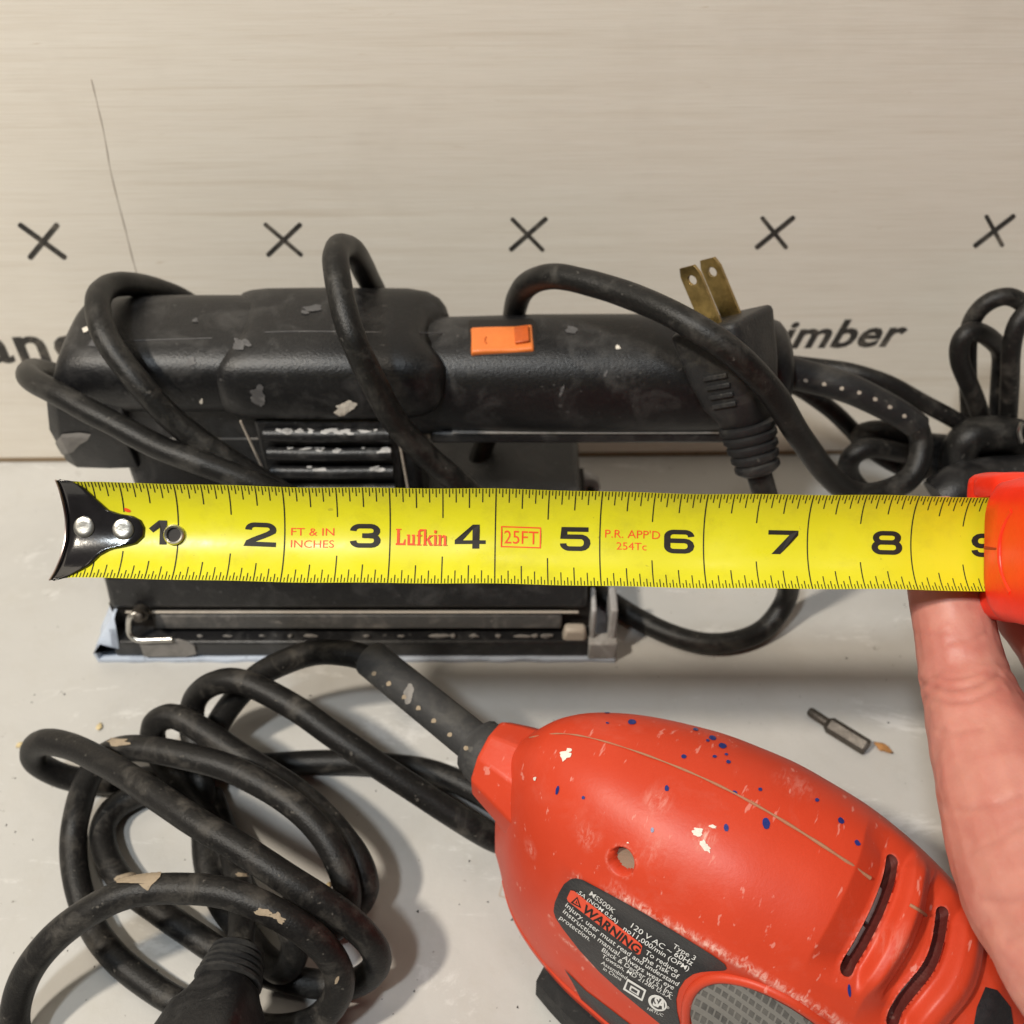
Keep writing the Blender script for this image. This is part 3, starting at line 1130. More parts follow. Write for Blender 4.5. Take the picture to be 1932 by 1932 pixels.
tape = thing('tape_measure', 'yellow tape measure held level across the picture, its orange case at the right edge', 'tape measure', bl(9.2, 0))
XE = (TLEN - X0) / UNIT + .25
m = MB()
NX, NY = 180, 20
vs, fs = [], []
for sgn in (0, -.012):
    for i in range(NX + 1):
        for j in range(NY + 1):
            vs.append(bl(-.02 + (XE + .02) * i / NX, -.5 + j / NY, sgn))
st = (NX + 1) * (NY + 1)
for i in range(NX):
    for j in range(NY):
        a = i * (NY + 1) + j
        fs.append((a, a + NY + 1, a + NY + 2, a + 1))
        b = a + st
        fs.append((b, b + 1, b + NY + 2, b + NY + 1))
for i in range(NX):
    a = i * (NY + 1)
    fs.append((a, a + st, a + NY + 1 + st, a + NY + 1))
    a += NY
    fs.append((a, a + NY + 1, a + NY + 1 + st, a + st))
m.add(vs, fs)
blade = m.build('blade', MT['blade'], tape)

OFF = .0035


def strip(m, x, y0, y1, wd, n=6):
    vs, fs = [], []
    for i in range(n + 1):
        y = y0 + (y1 - y0) * i / n
        vs += [bl(x - wd / 2, y, OFF), bl(x + wd / 2, y, OFF)]
    for i in range(n):
        fs.append((2 * i, 2 * i + 1, 2 * i + 3, 2 * i + 2))
    m.add(vs, fs)


ticks = MB()
for k in range(1, int(XE * 32)):
    x = k / 32
    if x > XE - .02:
        continue
    if k % 32 == 0:
        strip(ticks, x, -.497, .497, .012, 18)
        continue
    if k % 16 == 0:
        lt, wd = .325, .011
    elif k % 8 == 0:
        lt, wd = .225, .011
    elif k % 4 == 0:
        lt, wd = .165, .010
    elif k % 2 == 0:
        lt, wd = .105, .010
    else:
        lt, wd = .062, .009
    strip(ticks, x, .495 - lt, .495, wd)
    strip(ticks, x, -.495, -.495 + lt * .9, wd)
ticks.build('tick_marks', MT['ink'], blade, smooth=False)


def ribbon(pts, wd, closed=False):
    n = len(pts)
    L, Rr = [], []
    for i in range(n):
        p = pts[i]
        a = pts[i - 1] if (i > 0 or closed) else p
        b = pts[(i + 1) % n] if (i < n - 1 or closed) else p
        d1 = Vector((p[0] - a[0], p[1] - a[1]))
        d2 = Vector((b[0] - p[0], b[1] - p[1]))
        if d1.length < 1e-6:
            d1 = d2
        if d2.length < 1e-6:
            d2 = d1
        d1.normalize()
        d2.normalize()
        n1, n2 = Vector((-d1.y, d1.x)), Vector((-d2.y, d2.x))
        mt = n1 + n2
        mt.normalize()
        k = 1 / max(.4, mt.dot(n1))
        wx, wy = (wd if not isinstance(wd, tuple) else wd[0]), (wd if not isinstance(wd, tuple) else wd[1])
        L.append((p[0] + mt.x * k * wx / 2, p[1] + mt.y * k * wy / 2))
        Rr.append((p[0] - mt.x * k * wx / 2, p[1] - mt.y * k * wy / 2))
    vs = L + Rr
    fs = []
    for i in range(n if closed else n - 1):
        j = (i + 1) % n
        fs.append((i, n + i, n + j, j))
    return vs, fs


def arc(cx, cy, rx, ry, a0, a1, n=6):
    return [(cx + rx * math.cos(R(a0 + (a1 - a0) * i / n)), cy + ry * math.sin(R(a0 + (a1 - a0) * i / n))) for i in range(n + 1)]


W2, H2, RX, RY = .115, .092, .06, .045   # centre-line half sizes of the wide numerals
SW = (.062, .044)


def digit(n):
    t, mid, b = H2, 0, -H2
    tr = arc(W2 - RX, t - RY, RX, RY, 90, 0)
    if n == 1:
        return [('poly', [(-.115, .035), (-.02, .115), (.055, .115), (.055, -.115), (-.012, -.115), (-.012, .045), (-.075, -.003)])]
    if n == 2:
        return [('line', arc(-W2 + RX, t - RY, RX, RY, 185, 90) + arc(W2 - RX, t - RY, RX, RY, 90, -20) + [(W2 - .05, .005), (-W2 + .05, -.05), (-W2 + .005, -.075), (-W2, b + .001), (W2 + .03, b)])]
    if n == 3:
        return [('line', arc(-W2 + RX, t - RY, RX, RY, 180, 90) + arc(W2 - RX - .005, t - .045, RX, .045, 90, -60) + [(.03, .002), (-.03, .002)]),
                ('line', [(-.02, .0), (.03, .0)] + arc(W2 - RX, b + .047, RX, .047, 60, -90) + arc(-W2 + RX, b + RY, RX, RY, 270, 180))]
    if n == 4:
        return [('poly', [(.02, .115), (.085, .115), (.085, -.035), (.145, -.035), (.145, -.07), (.085, -.07), (.085, -.115), (.018, -.115), (.018, -.07), (-.15, -.07), (-.15, -.032)]), ('hole', [(.018, .07), (-.075, -.035), (.018, -.035)])]
    if n == 5:
        return [('line', [(W2 + .01, t), (-W2 + .01, t), (-W2 + .004, .022), (W2 - RX, .022)] + arc(W2 - RX, -.035, RX, .057, 80, -90) + arc(-W2 + RX, b + RY, RX, RY, 270, 175))]
    if n == 6:
        return [('line', arc(W2 - RX, t - RY, RX, RY, 0, 90) + arc(-W2 + RX, t - RY, RX, RY, 90, 180) + arc(-W2 + RX, b + RY, RX, RY, 180, 270) + arc(W2 - RX, b + .05, RX, .05, -90, 90) + [(-W2 + .03, b + .10)])]
    if n == 7:
        return [('poly', [(-.145, .115), (.145, .115), (.145, .07), (-.03, -.115), (-.115, -.115), (.06, .072), (-.145, .072)])]
    if n == 8:
        return [('loop', arc(-W2 + RX + .008, t - .043, RX, .043, 180, 90) + arc(W2 - RX - .008, t - .043, RX, .043, 90, 0)[0:] + arc(W2 - RX - .008, .049, RX, .045, 0, -90) + arc(-W2 + RX + .008, .049, RX, .045, -90, -180)),
                ('loop', arc(-W2 + RX - .004, b + .048, RX, .048, 180, 90) + arc(W2 - RX + .004, b + .048, RX, .048, 90, 0) + arc(W2 - RX + .004, b + .048, RX, .048, 0, -90) + arc(-W2 + RX - .004, b + .048, RX, .048, -90, -180))]
    if n == 9:
        return [('line', [(-p[0], -p[1]) for p in digit(6)[0][1]])]


def put_digit(n, x):
    m = MB()
    k = 0
    for kind, pts in digit(n):
        if kind in ('line', 'loop'):
            vs, fs = ribbon(pts, SW, kind == 'loop')
        elif kind == 'poly':
            holes = [q for t_, q in digit(n) if t_ == 'hole']
            if holes:
                h = holes[0]
                pts2 = [pts[0]] + pts[1:] 
                # split the 4 into simple quads round its hole
                vs = [(.02, .115), (.085, .115), (.085, -.115), (.018, -.115), (.145, -.035), (.145, -.07), (.085, -.035), (.085, -.07),
                      (-.15, -.032), (-.15, -.07), (.018, -.07), (.018, .07), (-.075, -.035), (.018, -.035)]
                fs = [(3, 2, 7, 10), (10, 7, 6, 13), (13, 6, 1, 11), (11, 1, 0), (7, 5, 4, 6), (9, 10, 13, 12), (9, 12, 8), (8, 12, 11, 0)]
            else:
                vs, fs = pts, [tuple(range(len(pts)))]
        else:
            continue
        m.add([bl(x + px_, py_ - .012, OFF + .001 + .0006 * k) for px_, py_ in vs], fs)
        k += 1
    m.build('numeral', MT['ink'], blade, smooth=False)


for n, dx in ((1, -.16), (2, -.225), (3, -.235), (4, -.235), (5, -.235), (6, -.235), (7, -.235), (8, -.235), (9, -.26)):
    put_digit(n, n + dx)


def blade_text(s, x0, x1, y, h=None, bold=.0, sp=1.0, name='red_print'):
    vs, fs, a, b, y0, y1 = text2d(s, bold, sp)
    kx = (x1 - x0) / (b - a)
    ky = h / (y1 - y0) if h else kx
    m = MB()
    m.add([bl(x0 + (px_ - a) * kx, y + (py_ - y0) * ky, OFF) for px_, py_ in vs], fs)
    m.build(name, MT['red_ink'], blade, smooth=False)


blade_text('FT & IN', 2.06, 2.47, -.01, .072)
blade_text('INCHES', 2.06, 2.47, -.125, .072)
blade_text("P.R. APP'D", 5.05, 5.58, .005, .08)
blade_text('254Tc', 5.16, 5.45, -.108, .072)
blade_text('25FT', 4.085, 4.41, -.075, .125)
m = MB()
fr = [(4.06, -.105), (4.43, -.105), (4.43, .085), (4.06, .085)]
vs, fs = ribbon(fr, .012, True)
m.add([bl(a, b, OFF) for a, b in vs], fs)
m.build('red_box', MT['red_ink'], blade, smooth=False)


def serif_word(x0, x1, y, h):
    """bold slab lettering built from stems, bowls and slabs"""
    q = []
    def stem(x, y0, y1, w_=.085): q.append([(x, y0), (x + w_, y0), (x + w_, y1), (x, y1)])
    def slab(x, yy, w_=.15, t=.07): q.append([(x, yy), (x + w_, yy), (x + w_, yy + t), (x, yy + t)])
    X = 0
    stem(.04, 0, 1, .10); slab(0, .93, .20); slab(0, 0, .36, .12); q.append([(.27, .12), (.36, .12), (.36, .36), (.32, .36)])
    X = .40
    stem(X + .03, .10, .66); slab(X, .58, .10); q.append([(X + .03, 0), (X + .22, 0), (X + .26, .12), (X + .03, .12)]); stem(X + .21, 0, .66); slab(X + .18, .58, .06); slab(X + .28, 0, .05)
    X = .76
    stem(X + .05, 0, .88); slab(X, 0, .18); slab(X, .56, .20, .09); q.append([(X + .05, .84), (X + .12, 1.0), (X + .24, 1.0), (X + .24, .90), (X + .16, .86)])
    X = 1.0
    stem(X + .03, 0, 1); slab(X, .92, .10); slab(X, 0, .15); q.append([(X + .11, .30), (X + .24, .62), (X + .34, .62), (X + .20, .34)]); q.append([(X + .15, .36), (X + .24, .36), (X + .36, 0), (X + .24, 0)]); slab(X + .22, .56, .14)
    X = 1.38
    stem(X + .03, 0, .66); slab(X, .58, .08); slab(X, 0, .15); q.append([(X + .03, .76), (X + .115, .76), (X + .115, .94), (X + .03, .94)])
    X = 1.55
    stem(X + .03, 0, .66); slab(X, .58, .08); slab(X, 0, .14); q.append([(X + .11, .50), (X + .20, .66), (X + .30, .60), (X + .22, .50)]); stem(X + .22, 0, .60); slab(X + .19, 0, .15)
    m = MB()
    kx = (x1 - x0) / 1.9
    for i, poly in enumerate(q):
        m.add([bl(x0 + a * kx, y + b * h, OFF + .00035 * i) for a, b in poly], [tuple(range(len(poly)))])
    m.build('red_print', MT['red_ink'], blade, smooth=False)


serif_word(3.055, 3.545, -.095, .155)
# eyelet near the 1 inch line
m = MB()
n = 28
c = (.965, -.03)
rgs = []
for r, o in ((.098, .004), (.098, .03), (.085, .042), (.068, .035), (.062, .0)):
    rgs.append([bl(c[0] + r * math.cos(2 * math.pi * k / n), c[1] + r * math.sin(2 * math.pi * k / n), o) for k in range(n)])
m.loft(rgs, cap=False)
m.build('eyelet', MT['rivet'], blade)
m = MB()
m.add([bl(c[0] + .07 * math.cos(2 * math.pi * k / n), c[1] + .07 * math.sin(2 * math.pi * k / n), .006) for k in range(n)], [tuple(range(n))])
m.build('eyelet_hole', MT['ink'], blade)
m = MB()
m.add([bl(.53 + .035 * math.cos(k), .19 + .02 * math.sin(k) + .03 * math.cos(k) * -.3, OFF) for k in np.linspace(0, 2 * math.pi, 12)[:-1]], [tuple(range(11))])
m.build('red_smudge', MT['red_ink'], blade)

# hook
hook_out = [(-.04, .52), (.06, .515), (.16, .44), (.26, .30), (.36, .19), (.48, .15), (.58, .14), (.655, .10), (.69, .03), (.685, -.06), (.62, -.13), (.50, -.165), (.40, -.185), (.30, -.25), (.22, -.36), (.10, -.45), (-.02, -.52), (-.08, -.53)]
left = [(-.045, -.30), (-.02, -.1), (-.02, .1), (-.035, .33)]


def hook_xy(t, s_):
    """t along the outline from top to bottom (0..1), s_ 0 = left edge, 1 = right edge"""
    yt = .52 - 1.05 * t
    def at(poly):
        best = poly[0][0]
        for (xa, ya), (xb, yb) in zip(poly[:-1], poly[1:]):
            if (ya - yt) * (yb - yt) <= 0 and abs(ya - yb) > 1e-6:
                return xa + (xb - xa) * (yt - ya) / (yb - ya)
        return poly[-1][0] if yt < poly[-1][1] else poly[0][0]
    xl = at([(-.04, .54)] + list(reversed(left)) + [(-.08, -.54)])
    xr = at(hook_out)
    return xl + (max(xr, xl + .03) - xl) * s_, yt


hm = MB()
nt_, ns_ = 60, 24
vs, fs = [], []
for i in range(nt_ + 1):
    for j in range(ns_ + 1):
        x, y = hook_xy(i / nt_, j / ns_)
        edge = min(1, j / 3, (ns_ - j) / 3, i / 2 + .2, (nt_ - i) / 2 + .2)
        vs.append(bl(x, y, .012 + .028 * edge ** .5))
for i in range(nt_):
    for j in range(ns_):
        a = i * (ns_ + 1) + j
        fs.append((a, a + ns_ + 1, a + ns_ + 2, a + 1))
hm.add(vs, fs)
hook = hm.build('hook', MT['hook'], tape)
hook.modifiers.new('solid', 'SOLIDIFY').thickness = .02 * S
m = MB()   # lip folded away behind the blade end
rgs = []
for i in range(33):
    y = .52 - 1.05 * i / 32
    x = hook_xy(i / 32, 0)[0]
    rgs.append([bl(x, y, .03), bl(x - .035, y, .015), bl(x - .045, y, -.06), bl(x - .02, y, -.42), bl(x + .02, y, -.42), bl(x + .0, y, -.03)])
m.loft(rgs)
m.build('hook_lip', MT['hook'], hook)
m = MB()
m.tube([bl(hook_xy(i / 30, 0)[0] - .02, .52 - 1.05 * i / 30, .034) for i in range(31)], .010, 6)
m.build('worn_edge', MT['hook_edge'], hook)
for x, y in ((.135, .02), (.50, .005)):
    m = MB()
    n = 28
    rgs = []
    for r, o in ((.098, .03), (.098, .052), (.085, .062), (.05, .064), (.01, .064)):
        rgs.append([bl(x + r * math.cos(2 * math.pi * k / n), y + r * math.sin(2 * math.pi * k / n), o) for k in range(n)])
    m.loft(rgs)
    m.build('rivet', MT['rivet'], hook)

# case: mouth and body, running out of the picture to the right, towards the viewer
def tp(x, y, o):
    return TL + E1 * (X0 + x * UNIT) + E2 * y + E3 * o


XC = (TLEN - X0) / UNIT
cs = MB()
n = 40


def csec(x, y0, y1, o0, o1, p=5):
    cy, ry, co, ro = (y0 + y1) / 2, (y1 - y0) / 2, (o0 + o1) / 2, (o1 - o0) / 2
    out = []
    for k in range(n):
        a = 2 * math.pi * k / n
        c, s = math.cos(a), math.sin(a)
        out.append(tp(x, cy + ry * math.copysign(abs(c) ** (2 / p), c), co + ro * math.copysign(abs(s) ** (2 / p), s)))
    return out


# body: the flat front above the blade, running towards the viewer
XK = XC - .055
cs.loft([csec(XC - .055, -.46, .40, .12, .8, 6), csec(XC - .04, -.60, .50, .11, 1.15, 6), csec(XC + .01, -.69, .60, .10, 1.4, 6), csec(XC + .22, -.74, .66, .08, 1.8, 6), csec(XC + .8, -.75, .68, .06, 2.3, 6), csec(XC + 2.4, -.75, .68, .06, 2.5, 6), csec(XC + 2.9, -.70, .62, .2, 2.3, 6), csec(XC + 3.0, -.6, .5, .4, 2.0, 6)])
cs.build('case', MT['case'], tape, sharp=50)
m = MB()   # lower lip behind the blade
m.loft([csec(XC + .05, -.36, .60, -.50, -.20, 6), csec(XC + .07, -.40, .66, -.56, -.17, 6), csec(XC + .12, -.46, .69, -.60, -.16, 6), csec(XC + .2, -.66, .71, -.62, -.15, 6), csec(XC + 2.8, -.72, .70, -.62, -.12, 6)])
m.build('case_base', MT['case'], tape, sharp=50)
m = MB()
m.loft([csec(XC + .03, .46, .62, -.3, .10, 3.5), csec(XC + .05, .455, .66, -.36, .18, 4), csec(XC + .10, .45, .69, -.4, .26, 4), csec(XC + .2, .42, .695, -.4, .4, 4), csec(XC + .6, .42, .695, -.4, .5, 4)])
m.build('mouth_cheek', MT['case'], tape, sharp=50)
m = MB()
m.loft([csec(XC + .05, -.60, -.47, -.2, .2, 3.5), csec(XC + .08, -.67, -.47, -.3, .3, 4), csec(XC + .15, -.73, -.46, -.4, .4, 4), csec(XC + .6, -.745, -.46, -.4, .5, 4)])
m.build('mouth_cheek', MT['case'], tape, sharp=50)
m = MB()
m.tube([tp(XC - .045 + .02 * abs(t - .5), -.42 + .74 * t, .42 + .22 * abs(2 * t - 1) ** 2.5) for t in np.linspace(0, 1, 24)], .032, 10)
m.build('case_ridge', MT['case'], tape)
m = MB()
m.tube([tp(XC - .055, -.03, .14), tp(XC - .03, -.035, .6), tp(XC + .0, -.035, .95)], .016, 8)
m.build('case_joint', MT['case_dark'], tape)

# ================================================================== RED DETAIL SANDER
OX, OY = -.09, 6.73
AX = Vector((.876, -.482, 0)).normalized()
NR = Vector((-AX.y * -1 * -1, 0, 0))
NR = Vector((-.482, -.876, 0)).normalized()
mouse = thing('detail_sander', 'red teardrop detail sander with paint specks and black warning label, lying in front', 'sander', Vector((OX, OY, 0)) + AX * 3)


def lerp_tab(tab, s):
    xs = [t[0] for t in tab]
    ys = [t[1] for t in tab]
    # monotone-ish cubic through numpy
    return np.interp(s, xs, ys)


def smooth_tab(tab, s, k=.18):
    acc = 0
    for d in np.linspace(-k, k, 9):
        acc = acc + lerp_tab(tab, s + d)
    return acc / 9


WT = [(-.2, .15), (.12, .36), (.3, .62), (.6, .92), (1.0, 1.15), (1.5, 1.35), (2.2, 1.51), (3.0, 1.55), (3.8, 1.46), (4.5, 1.26), (5.2, .96), (5.8, .66), (6.3, .38), (6.7, .16), (7, .05)]
TT = [(-.2, 2.0), (.12, 2.55), (.35, 2.98), (.7, 3.26), (1.2, 3.42), (2.0, 3.52), (2.8, 3.52), (3.6, 3.40), (4.2, 3.22), (4.8, 2.92), (5.4, 2.48), (5.9, 2.0), (6.4, 1.45), (6.8, 1.0), (7, .9)]
ZB = .72
PE = 2.35


def body_pts(sv, th):
    """sv: stations, th: angles 0 (near rim) .. pi (far rim)"""
    Wd = smooth_tab(WT, sv)[:, None]
    Tp = smooth_tab(TT, sv)[:, None]
    c, s = np.cos(th)[None, :], np.sin(th)[None, :]
    q = np.sign(c) * np.abs(c) ** (2 / PE) * Wd
    z = ZB + (Tp - ZB) * np.abs(s) ** (2 / PE)
    x = OX + sv[:, None] * AX.x + q * NR.x
    y = OY + sv[:, None] * AX.y + q * NR.y
    return np.stack([x, y, z], -1)


NS, NTH = 520, 340
sv = np.linspace(.06, 6.75, NS)
th = np.linspace(0, math.pi, NTH)
base_pts = body_pts(sv, th)


def grid_faces(ns, nt):
    i, j = np.meshgrid(np.arange(ns - 1), np.arange(nt - 1), indexing='ij')
    a = (i * nt + j).ravel()
    return np.stack([a, a + 1, a + nt + 1, a + nt], -1)


GF = grid_faces(NS, NTH)
cs_i = list(range(0, NS, 4))
cs_j = list(range(0, NTH, 3))
if cs_i[-1] != NS - 1:
    cs_i.append(NS - 1)
if cs_j[-1] != NTH - 1:
    cs_j.append(NTH - 1)
coarse = base_pts[np.ix_(cs_i, cs_j)].reshape(-1, 3)
cf = grid_faces(len(cs_i), len(cs_j))
cb = BVHTree.FromPolygons([Vector(p) for p in coarse], [tuple(f) for f in cf])


def normals(P):
    du = np.gradient(P, axis=0)
    dv = np.gradient(P, axis=1)
    n_ = np.cross(dv, du)
    n_ /= np.linalg.norm(n_, axis=-1, keepdims=True) + 1e-12
    mid = n_[NS // 2, NTH // 2]
    if mid[2] < 0:
        n_ = -n_
    return n_


NRM = normals(base_pts)
flatP = base_pts.reshape(-1, 3)


def poly_dist(pts3):
    P = flatP
    best = np.full(len(P), 9.0)
    arr = [np.array(p) for p in pts3]
    for a, b in zip(arr[:-1], arr[1:]):
        ab = b - a
        t = np.clip(((P - a) @ ab) / (ab @ ab + 1e-12), 0, 1)
        d = np.linalg.norm(P - (a + t[:, None] * ab), axis=1)
        best = np.minimum(best, d)
    return best


def hits(b, L, off=0):
    return [p + n_ * off for p, n_ in (hit(b, *q) for q in L) if p is not None]


def sstep(x, a, b):
    t = np.clip((x - a) / (b - a), 0, 1)
    return t * t * (3 - 2 * t)


disp = np.zeros(len(flatP))
# vent slots
slot1 = spline(hits(cb, [(1697, 1612), (1690, 1655), (1672, 1705), (1648, 1757), (1622, 1805), (1602, 1836)]), 8)
slot2 = spline(hits(cb, [(1797, 1715), (1788, 1775), (1768, 1830), (1735, 1875), (1706, 1912), (1690, 1938)]), 8)
SR = .066


def snap_to(pts3, r0):
    """slide grid points near the outline onto it so that the opening has a clean edge"""
    arr = [np.array(p) for p in pts3]
    best = np.full(len(flatP), 9.0)
    near = np.zeros_like(flatP)
    for a, b in zip(arr[:-1], arr[1:]):
        ab = b - a
        t = np.clip(((flatP - a) @ ab) / (ab @ ab + 1e-12), 0, 1)
        c_ = a + t[:, None] * ab
        d = np.linalg.norm(flatP - c_, axis=1)
        k = d < best
        best[k] = d[k]
        near[k] = c_[k]
    k = np.abs(best - r0) < .0105
    flatP[k] += (flatP[k] - near[k]) / best[k][:, None] * (r0 - best[k])[:, None]


snap_to(slot1, SR)
snap_to(slot2, SR)
snap_to([hit(cb, 1172, 1625)[0], hit(cb, 1172, 1625)[0] + Vector((1e-4, 0, 0))], .140)
d1, d2 = poly_dist(slot1), poly_dist(slot2)
Sg = ((flatP - np.array([OX, OY, 0])) @ np.array([AX.x, AX.y, 0]))
mask = np.zeros(len(flatP), int)
for d in (d1, d2):
    mask[d < SR - 1e-3] = 1
    disp[d < SR - 1e-3] -= .30
# bevelled channel on the tail side of each slot, raised lip on the nose side
TH2 = np.tile(th[None, :], (NS, 1)).ravel()
SV2 = np.tile(sv[:, None], (1, NTH)).ravel()


def st0(p):
    s_ = (p - Vector((OX, OY, 0))).dot(AX)
    q = (p - Vector((OX, OY, 0))).dot(NR)
    wv, tv = float(smooth_tab(WT, np.array([s_]))[0]), float(smooth_tab(TT, np.array([s_]))[0])
    c = math.copysign(min(1, abs(q / wv)) ** (PE / 2), q)
    s2 = max(0, min(1, (p.z - ZB) / (tv - ZB))) ** (PE / 2)
    return math.atan2(s2, c), s_


for pts in (slot1, slot2):
    ts = sorted(st0(p) for p in pts)
    t0_, t1_ = ts[0][0], ts[-1][0]
    ss = np.interp(TH2, [t for t, _ in ts], [x for _, x in ts])
    e = SV2 - ss
    wt = sstep(TH2, t0_ - .12, t0_ + .06) * (1 - sstep(TH2, t1_ - .05, t1_ + .25))
    ramp = np.where(e < 0, -.12 * np.clip((e + .36) / .25, 0, 1), -.12 * (1 - sstep(e, .10, .17)))
    lip = .045 * np.exp(-((e - .25) / .08) ** 2) - .06 * sstep(e, .36, .42) * (1 - sstep(e, .42, .62))
    disp += (ramp + lip) * wt
# screw hole
hp, _ = hit(cb, 1172, 1625)
dh = np.linalg.norm(flatP - np.array(hp), axis=1)
disp[dh < .139] -= .15 + .03 * (1 - dh[dh < .139] / .139)
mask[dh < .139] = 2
# scooped flank below the grip ridge
ridge = hits(cb, [(1085, 1645), (1180, 1693), (1290, 1755), (1390, 1812), (1480, 1866), (1560, 1912), (1620, 1955), (1680, 2020)])


def st_of(p):
    s_ = (p - Vector((OX, OY, 0))).dot(AX)
    q = (p - Vector((OX, OY, 0))).dot(NR)
    wv, tv = float(smooth_tab(WT, np.array([s_]))[0]), float(smooth_tab(TT, np.array([s_]))[0])
    c = math.copysign(min(1, abs(q / wv)) ** (PE / 2), q)
    s2 = max(0, min(1, (p.z - ZB) / (tv - ZB))) ** (PE / 2)
    return s_, math.atan2(s2, c)


rs = [st_of(p) for p in ridge]
rth = np.interp(sv, [r[0] for r in rs], [r[1] for r in rs])
dth = (rth[:, None] - th[None, :])
fade = sstep(sv, rs[0][0] - .3, rs[0][0] + .4) * (1 - sstep(sv, 4.6, 5.4))
scoop = -.075 * sstep(dth, 0, .16) * fade[:, None]
lowend = sstep(th, .04, .20)[None, :]
disp += (scoop * (0.25 + .75 * lowend)).ravel()
disp += (.018 * np.exp(-(dth / .05) ** 2) * fade[:, None]).ravel()
newP = flatP + NRM.reshape(-1, 3) * disp[:, None]

# scuff strength
scuff = np.zeros(len(flatP))
rd = poly_dist(spline(ridge[1:], 5))
scuff += .8 * (1 - sstep(rd, .0, .085)) * (0.4 + .6 * np.array([max(0, noise.noise(Vector(p * 1.1)) + .6) for p in flatP[::1]]) if False else 1)
for u, v, r, k in ((1325, 1580, .17, .9), (1240, 1510, .2, .3), (1110, 1580, .2, .3), (1160, 1690, .22, .45), (1000, 1600, .15, .45), (1180, 1735, .3, .3),
                   (1700, 1790, .3, .2), (1500, 1475, .3, .25), (1230, 1600, .25, .2), (1090, 1660, .12, .7), (1040, 1740, .1, .6), (1640, 1760, .2, .3)):
    p, _ = hit(cb, u, v)
    if p is not None:
        scuff += k * (1 - sstep(np.linalg.norm(flatP - np.array(p), axis=1), 0, r))
low_ridge = hits(cb, [(1055, 1770), (1110, 1830), (1180, 1885), (1240, 1930)])
scuff += .7 * (1 - sstep(poly_dist(low_ridge), 0, .06))
for d in (d1, d2):
    scuff += .18 * (1 - sstep(d, SR, SR + .03)) * (d > SR - .002)
scuff += .35 * (1 - sstep(dh, .14, .19)) * (dh > .150)
scuff = np.clip(scuff, 0, 1)


def sub_mesh(name, sel, mat, parent, extra_bottom=False):
    used = np.unique(sel)
    remap = -np.ones(len(flatP), int)
    remap[used] = np.arange(len(used))
    off = np.array(root_loc(parent)) / S
    me = bpy.data.meshes.new(name)
    V = ((newP[used] - off) * S)
    fcs = remap[sel]
    me.from_pydata([tuple(p) for p in V], [], [tuple(int(i) for i in f) for f in fcs])
    me.update()
    a = me.attributes.new('scuff', 'FLOAT', 'POINT')
    a.data.foreach_set('value', scuff[used].astype(np.float32))
    me.materials.append(mat)
    for p in me.polygons:
        p.use_smooth = True
    o = bpy.data.objects.new(name, me)
    col.objects.link(o)
    o.parent = parent
    return o


fmn = mask[GF].min(axis=1)     # walls of the openings stay with the shell, the floors are parts
fmx = mask[GF].max(axis=1)
shell = sub_mesh('shell', GF[(fmn == 0) & (fmx != 1)], MT['red'], mouse)
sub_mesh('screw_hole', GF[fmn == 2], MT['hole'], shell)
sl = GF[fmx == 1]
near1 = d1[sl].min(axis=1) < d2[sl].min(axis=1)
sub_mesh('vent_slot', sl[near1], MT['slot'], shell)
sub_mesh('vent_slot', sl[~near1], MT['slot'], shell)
db = BVHTree.FromPolygons([Vector(p) for p in newP], [tuple(int(i) for i in f) for f in GF])
# motor can seen inside the slots
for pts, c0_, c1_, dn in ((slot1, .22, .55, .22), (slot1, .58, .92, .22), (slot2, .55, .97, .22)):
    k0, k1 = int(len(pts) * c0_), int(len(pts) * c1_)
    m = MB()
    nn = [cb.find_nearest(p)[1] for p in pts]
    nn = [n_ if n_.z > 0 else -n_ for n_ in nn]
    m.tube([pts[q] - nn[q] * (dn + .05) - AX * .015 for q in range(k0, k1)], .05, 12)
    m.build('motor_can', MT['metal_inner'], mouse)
# seam
seam_px = [(1000, 1393), (1050, 1385), (1100, 1390), (1180, 1412), (1270, 1445), (1350, 1480), (1430, 1522), (1510, 1570), (1590, 1622), (1640, 1657)]
m = MB()
m.tube(spline(hits(db, seam_px, .012), 6), lambda t: .004 + .013 * t + .003 * math.sin(t * 70), 8)
m.build('seam_line', MT['seam'], shell)
m = MB()
m.tube(spline(hits(db, [(1716, 1708), (1730, 1716), (1745, 1727)], .010), 6), .016, 8)
m.build('seam_line', MT['seam'], shell)
# neck collar
m = MB()
nc = Vector((OX, OY, 2.12)) 


def nring(t, r, zc, n=10, squash=1.0, rot=.3):
    c = Vector((OX, OY, zc)) + AX * t
    return [c + NR * (math.cos(2 * math.pi * k / n + rot) * r) + Vector((0, 0, 1)) * (math.sin(2 * math.pi * k / n + rot) * r * squash) for k in range(n)]


m.loft([nring(-.20, .40, 2.17), nring(-.17, .455, 2.16), nring(.05, .53, 2.12), nring(.45, .66, 2.02), nring(.9, .78, 1.9)])
m.build('neck_collar', MT['red'], mouse, bevel=.03, sharp=35)
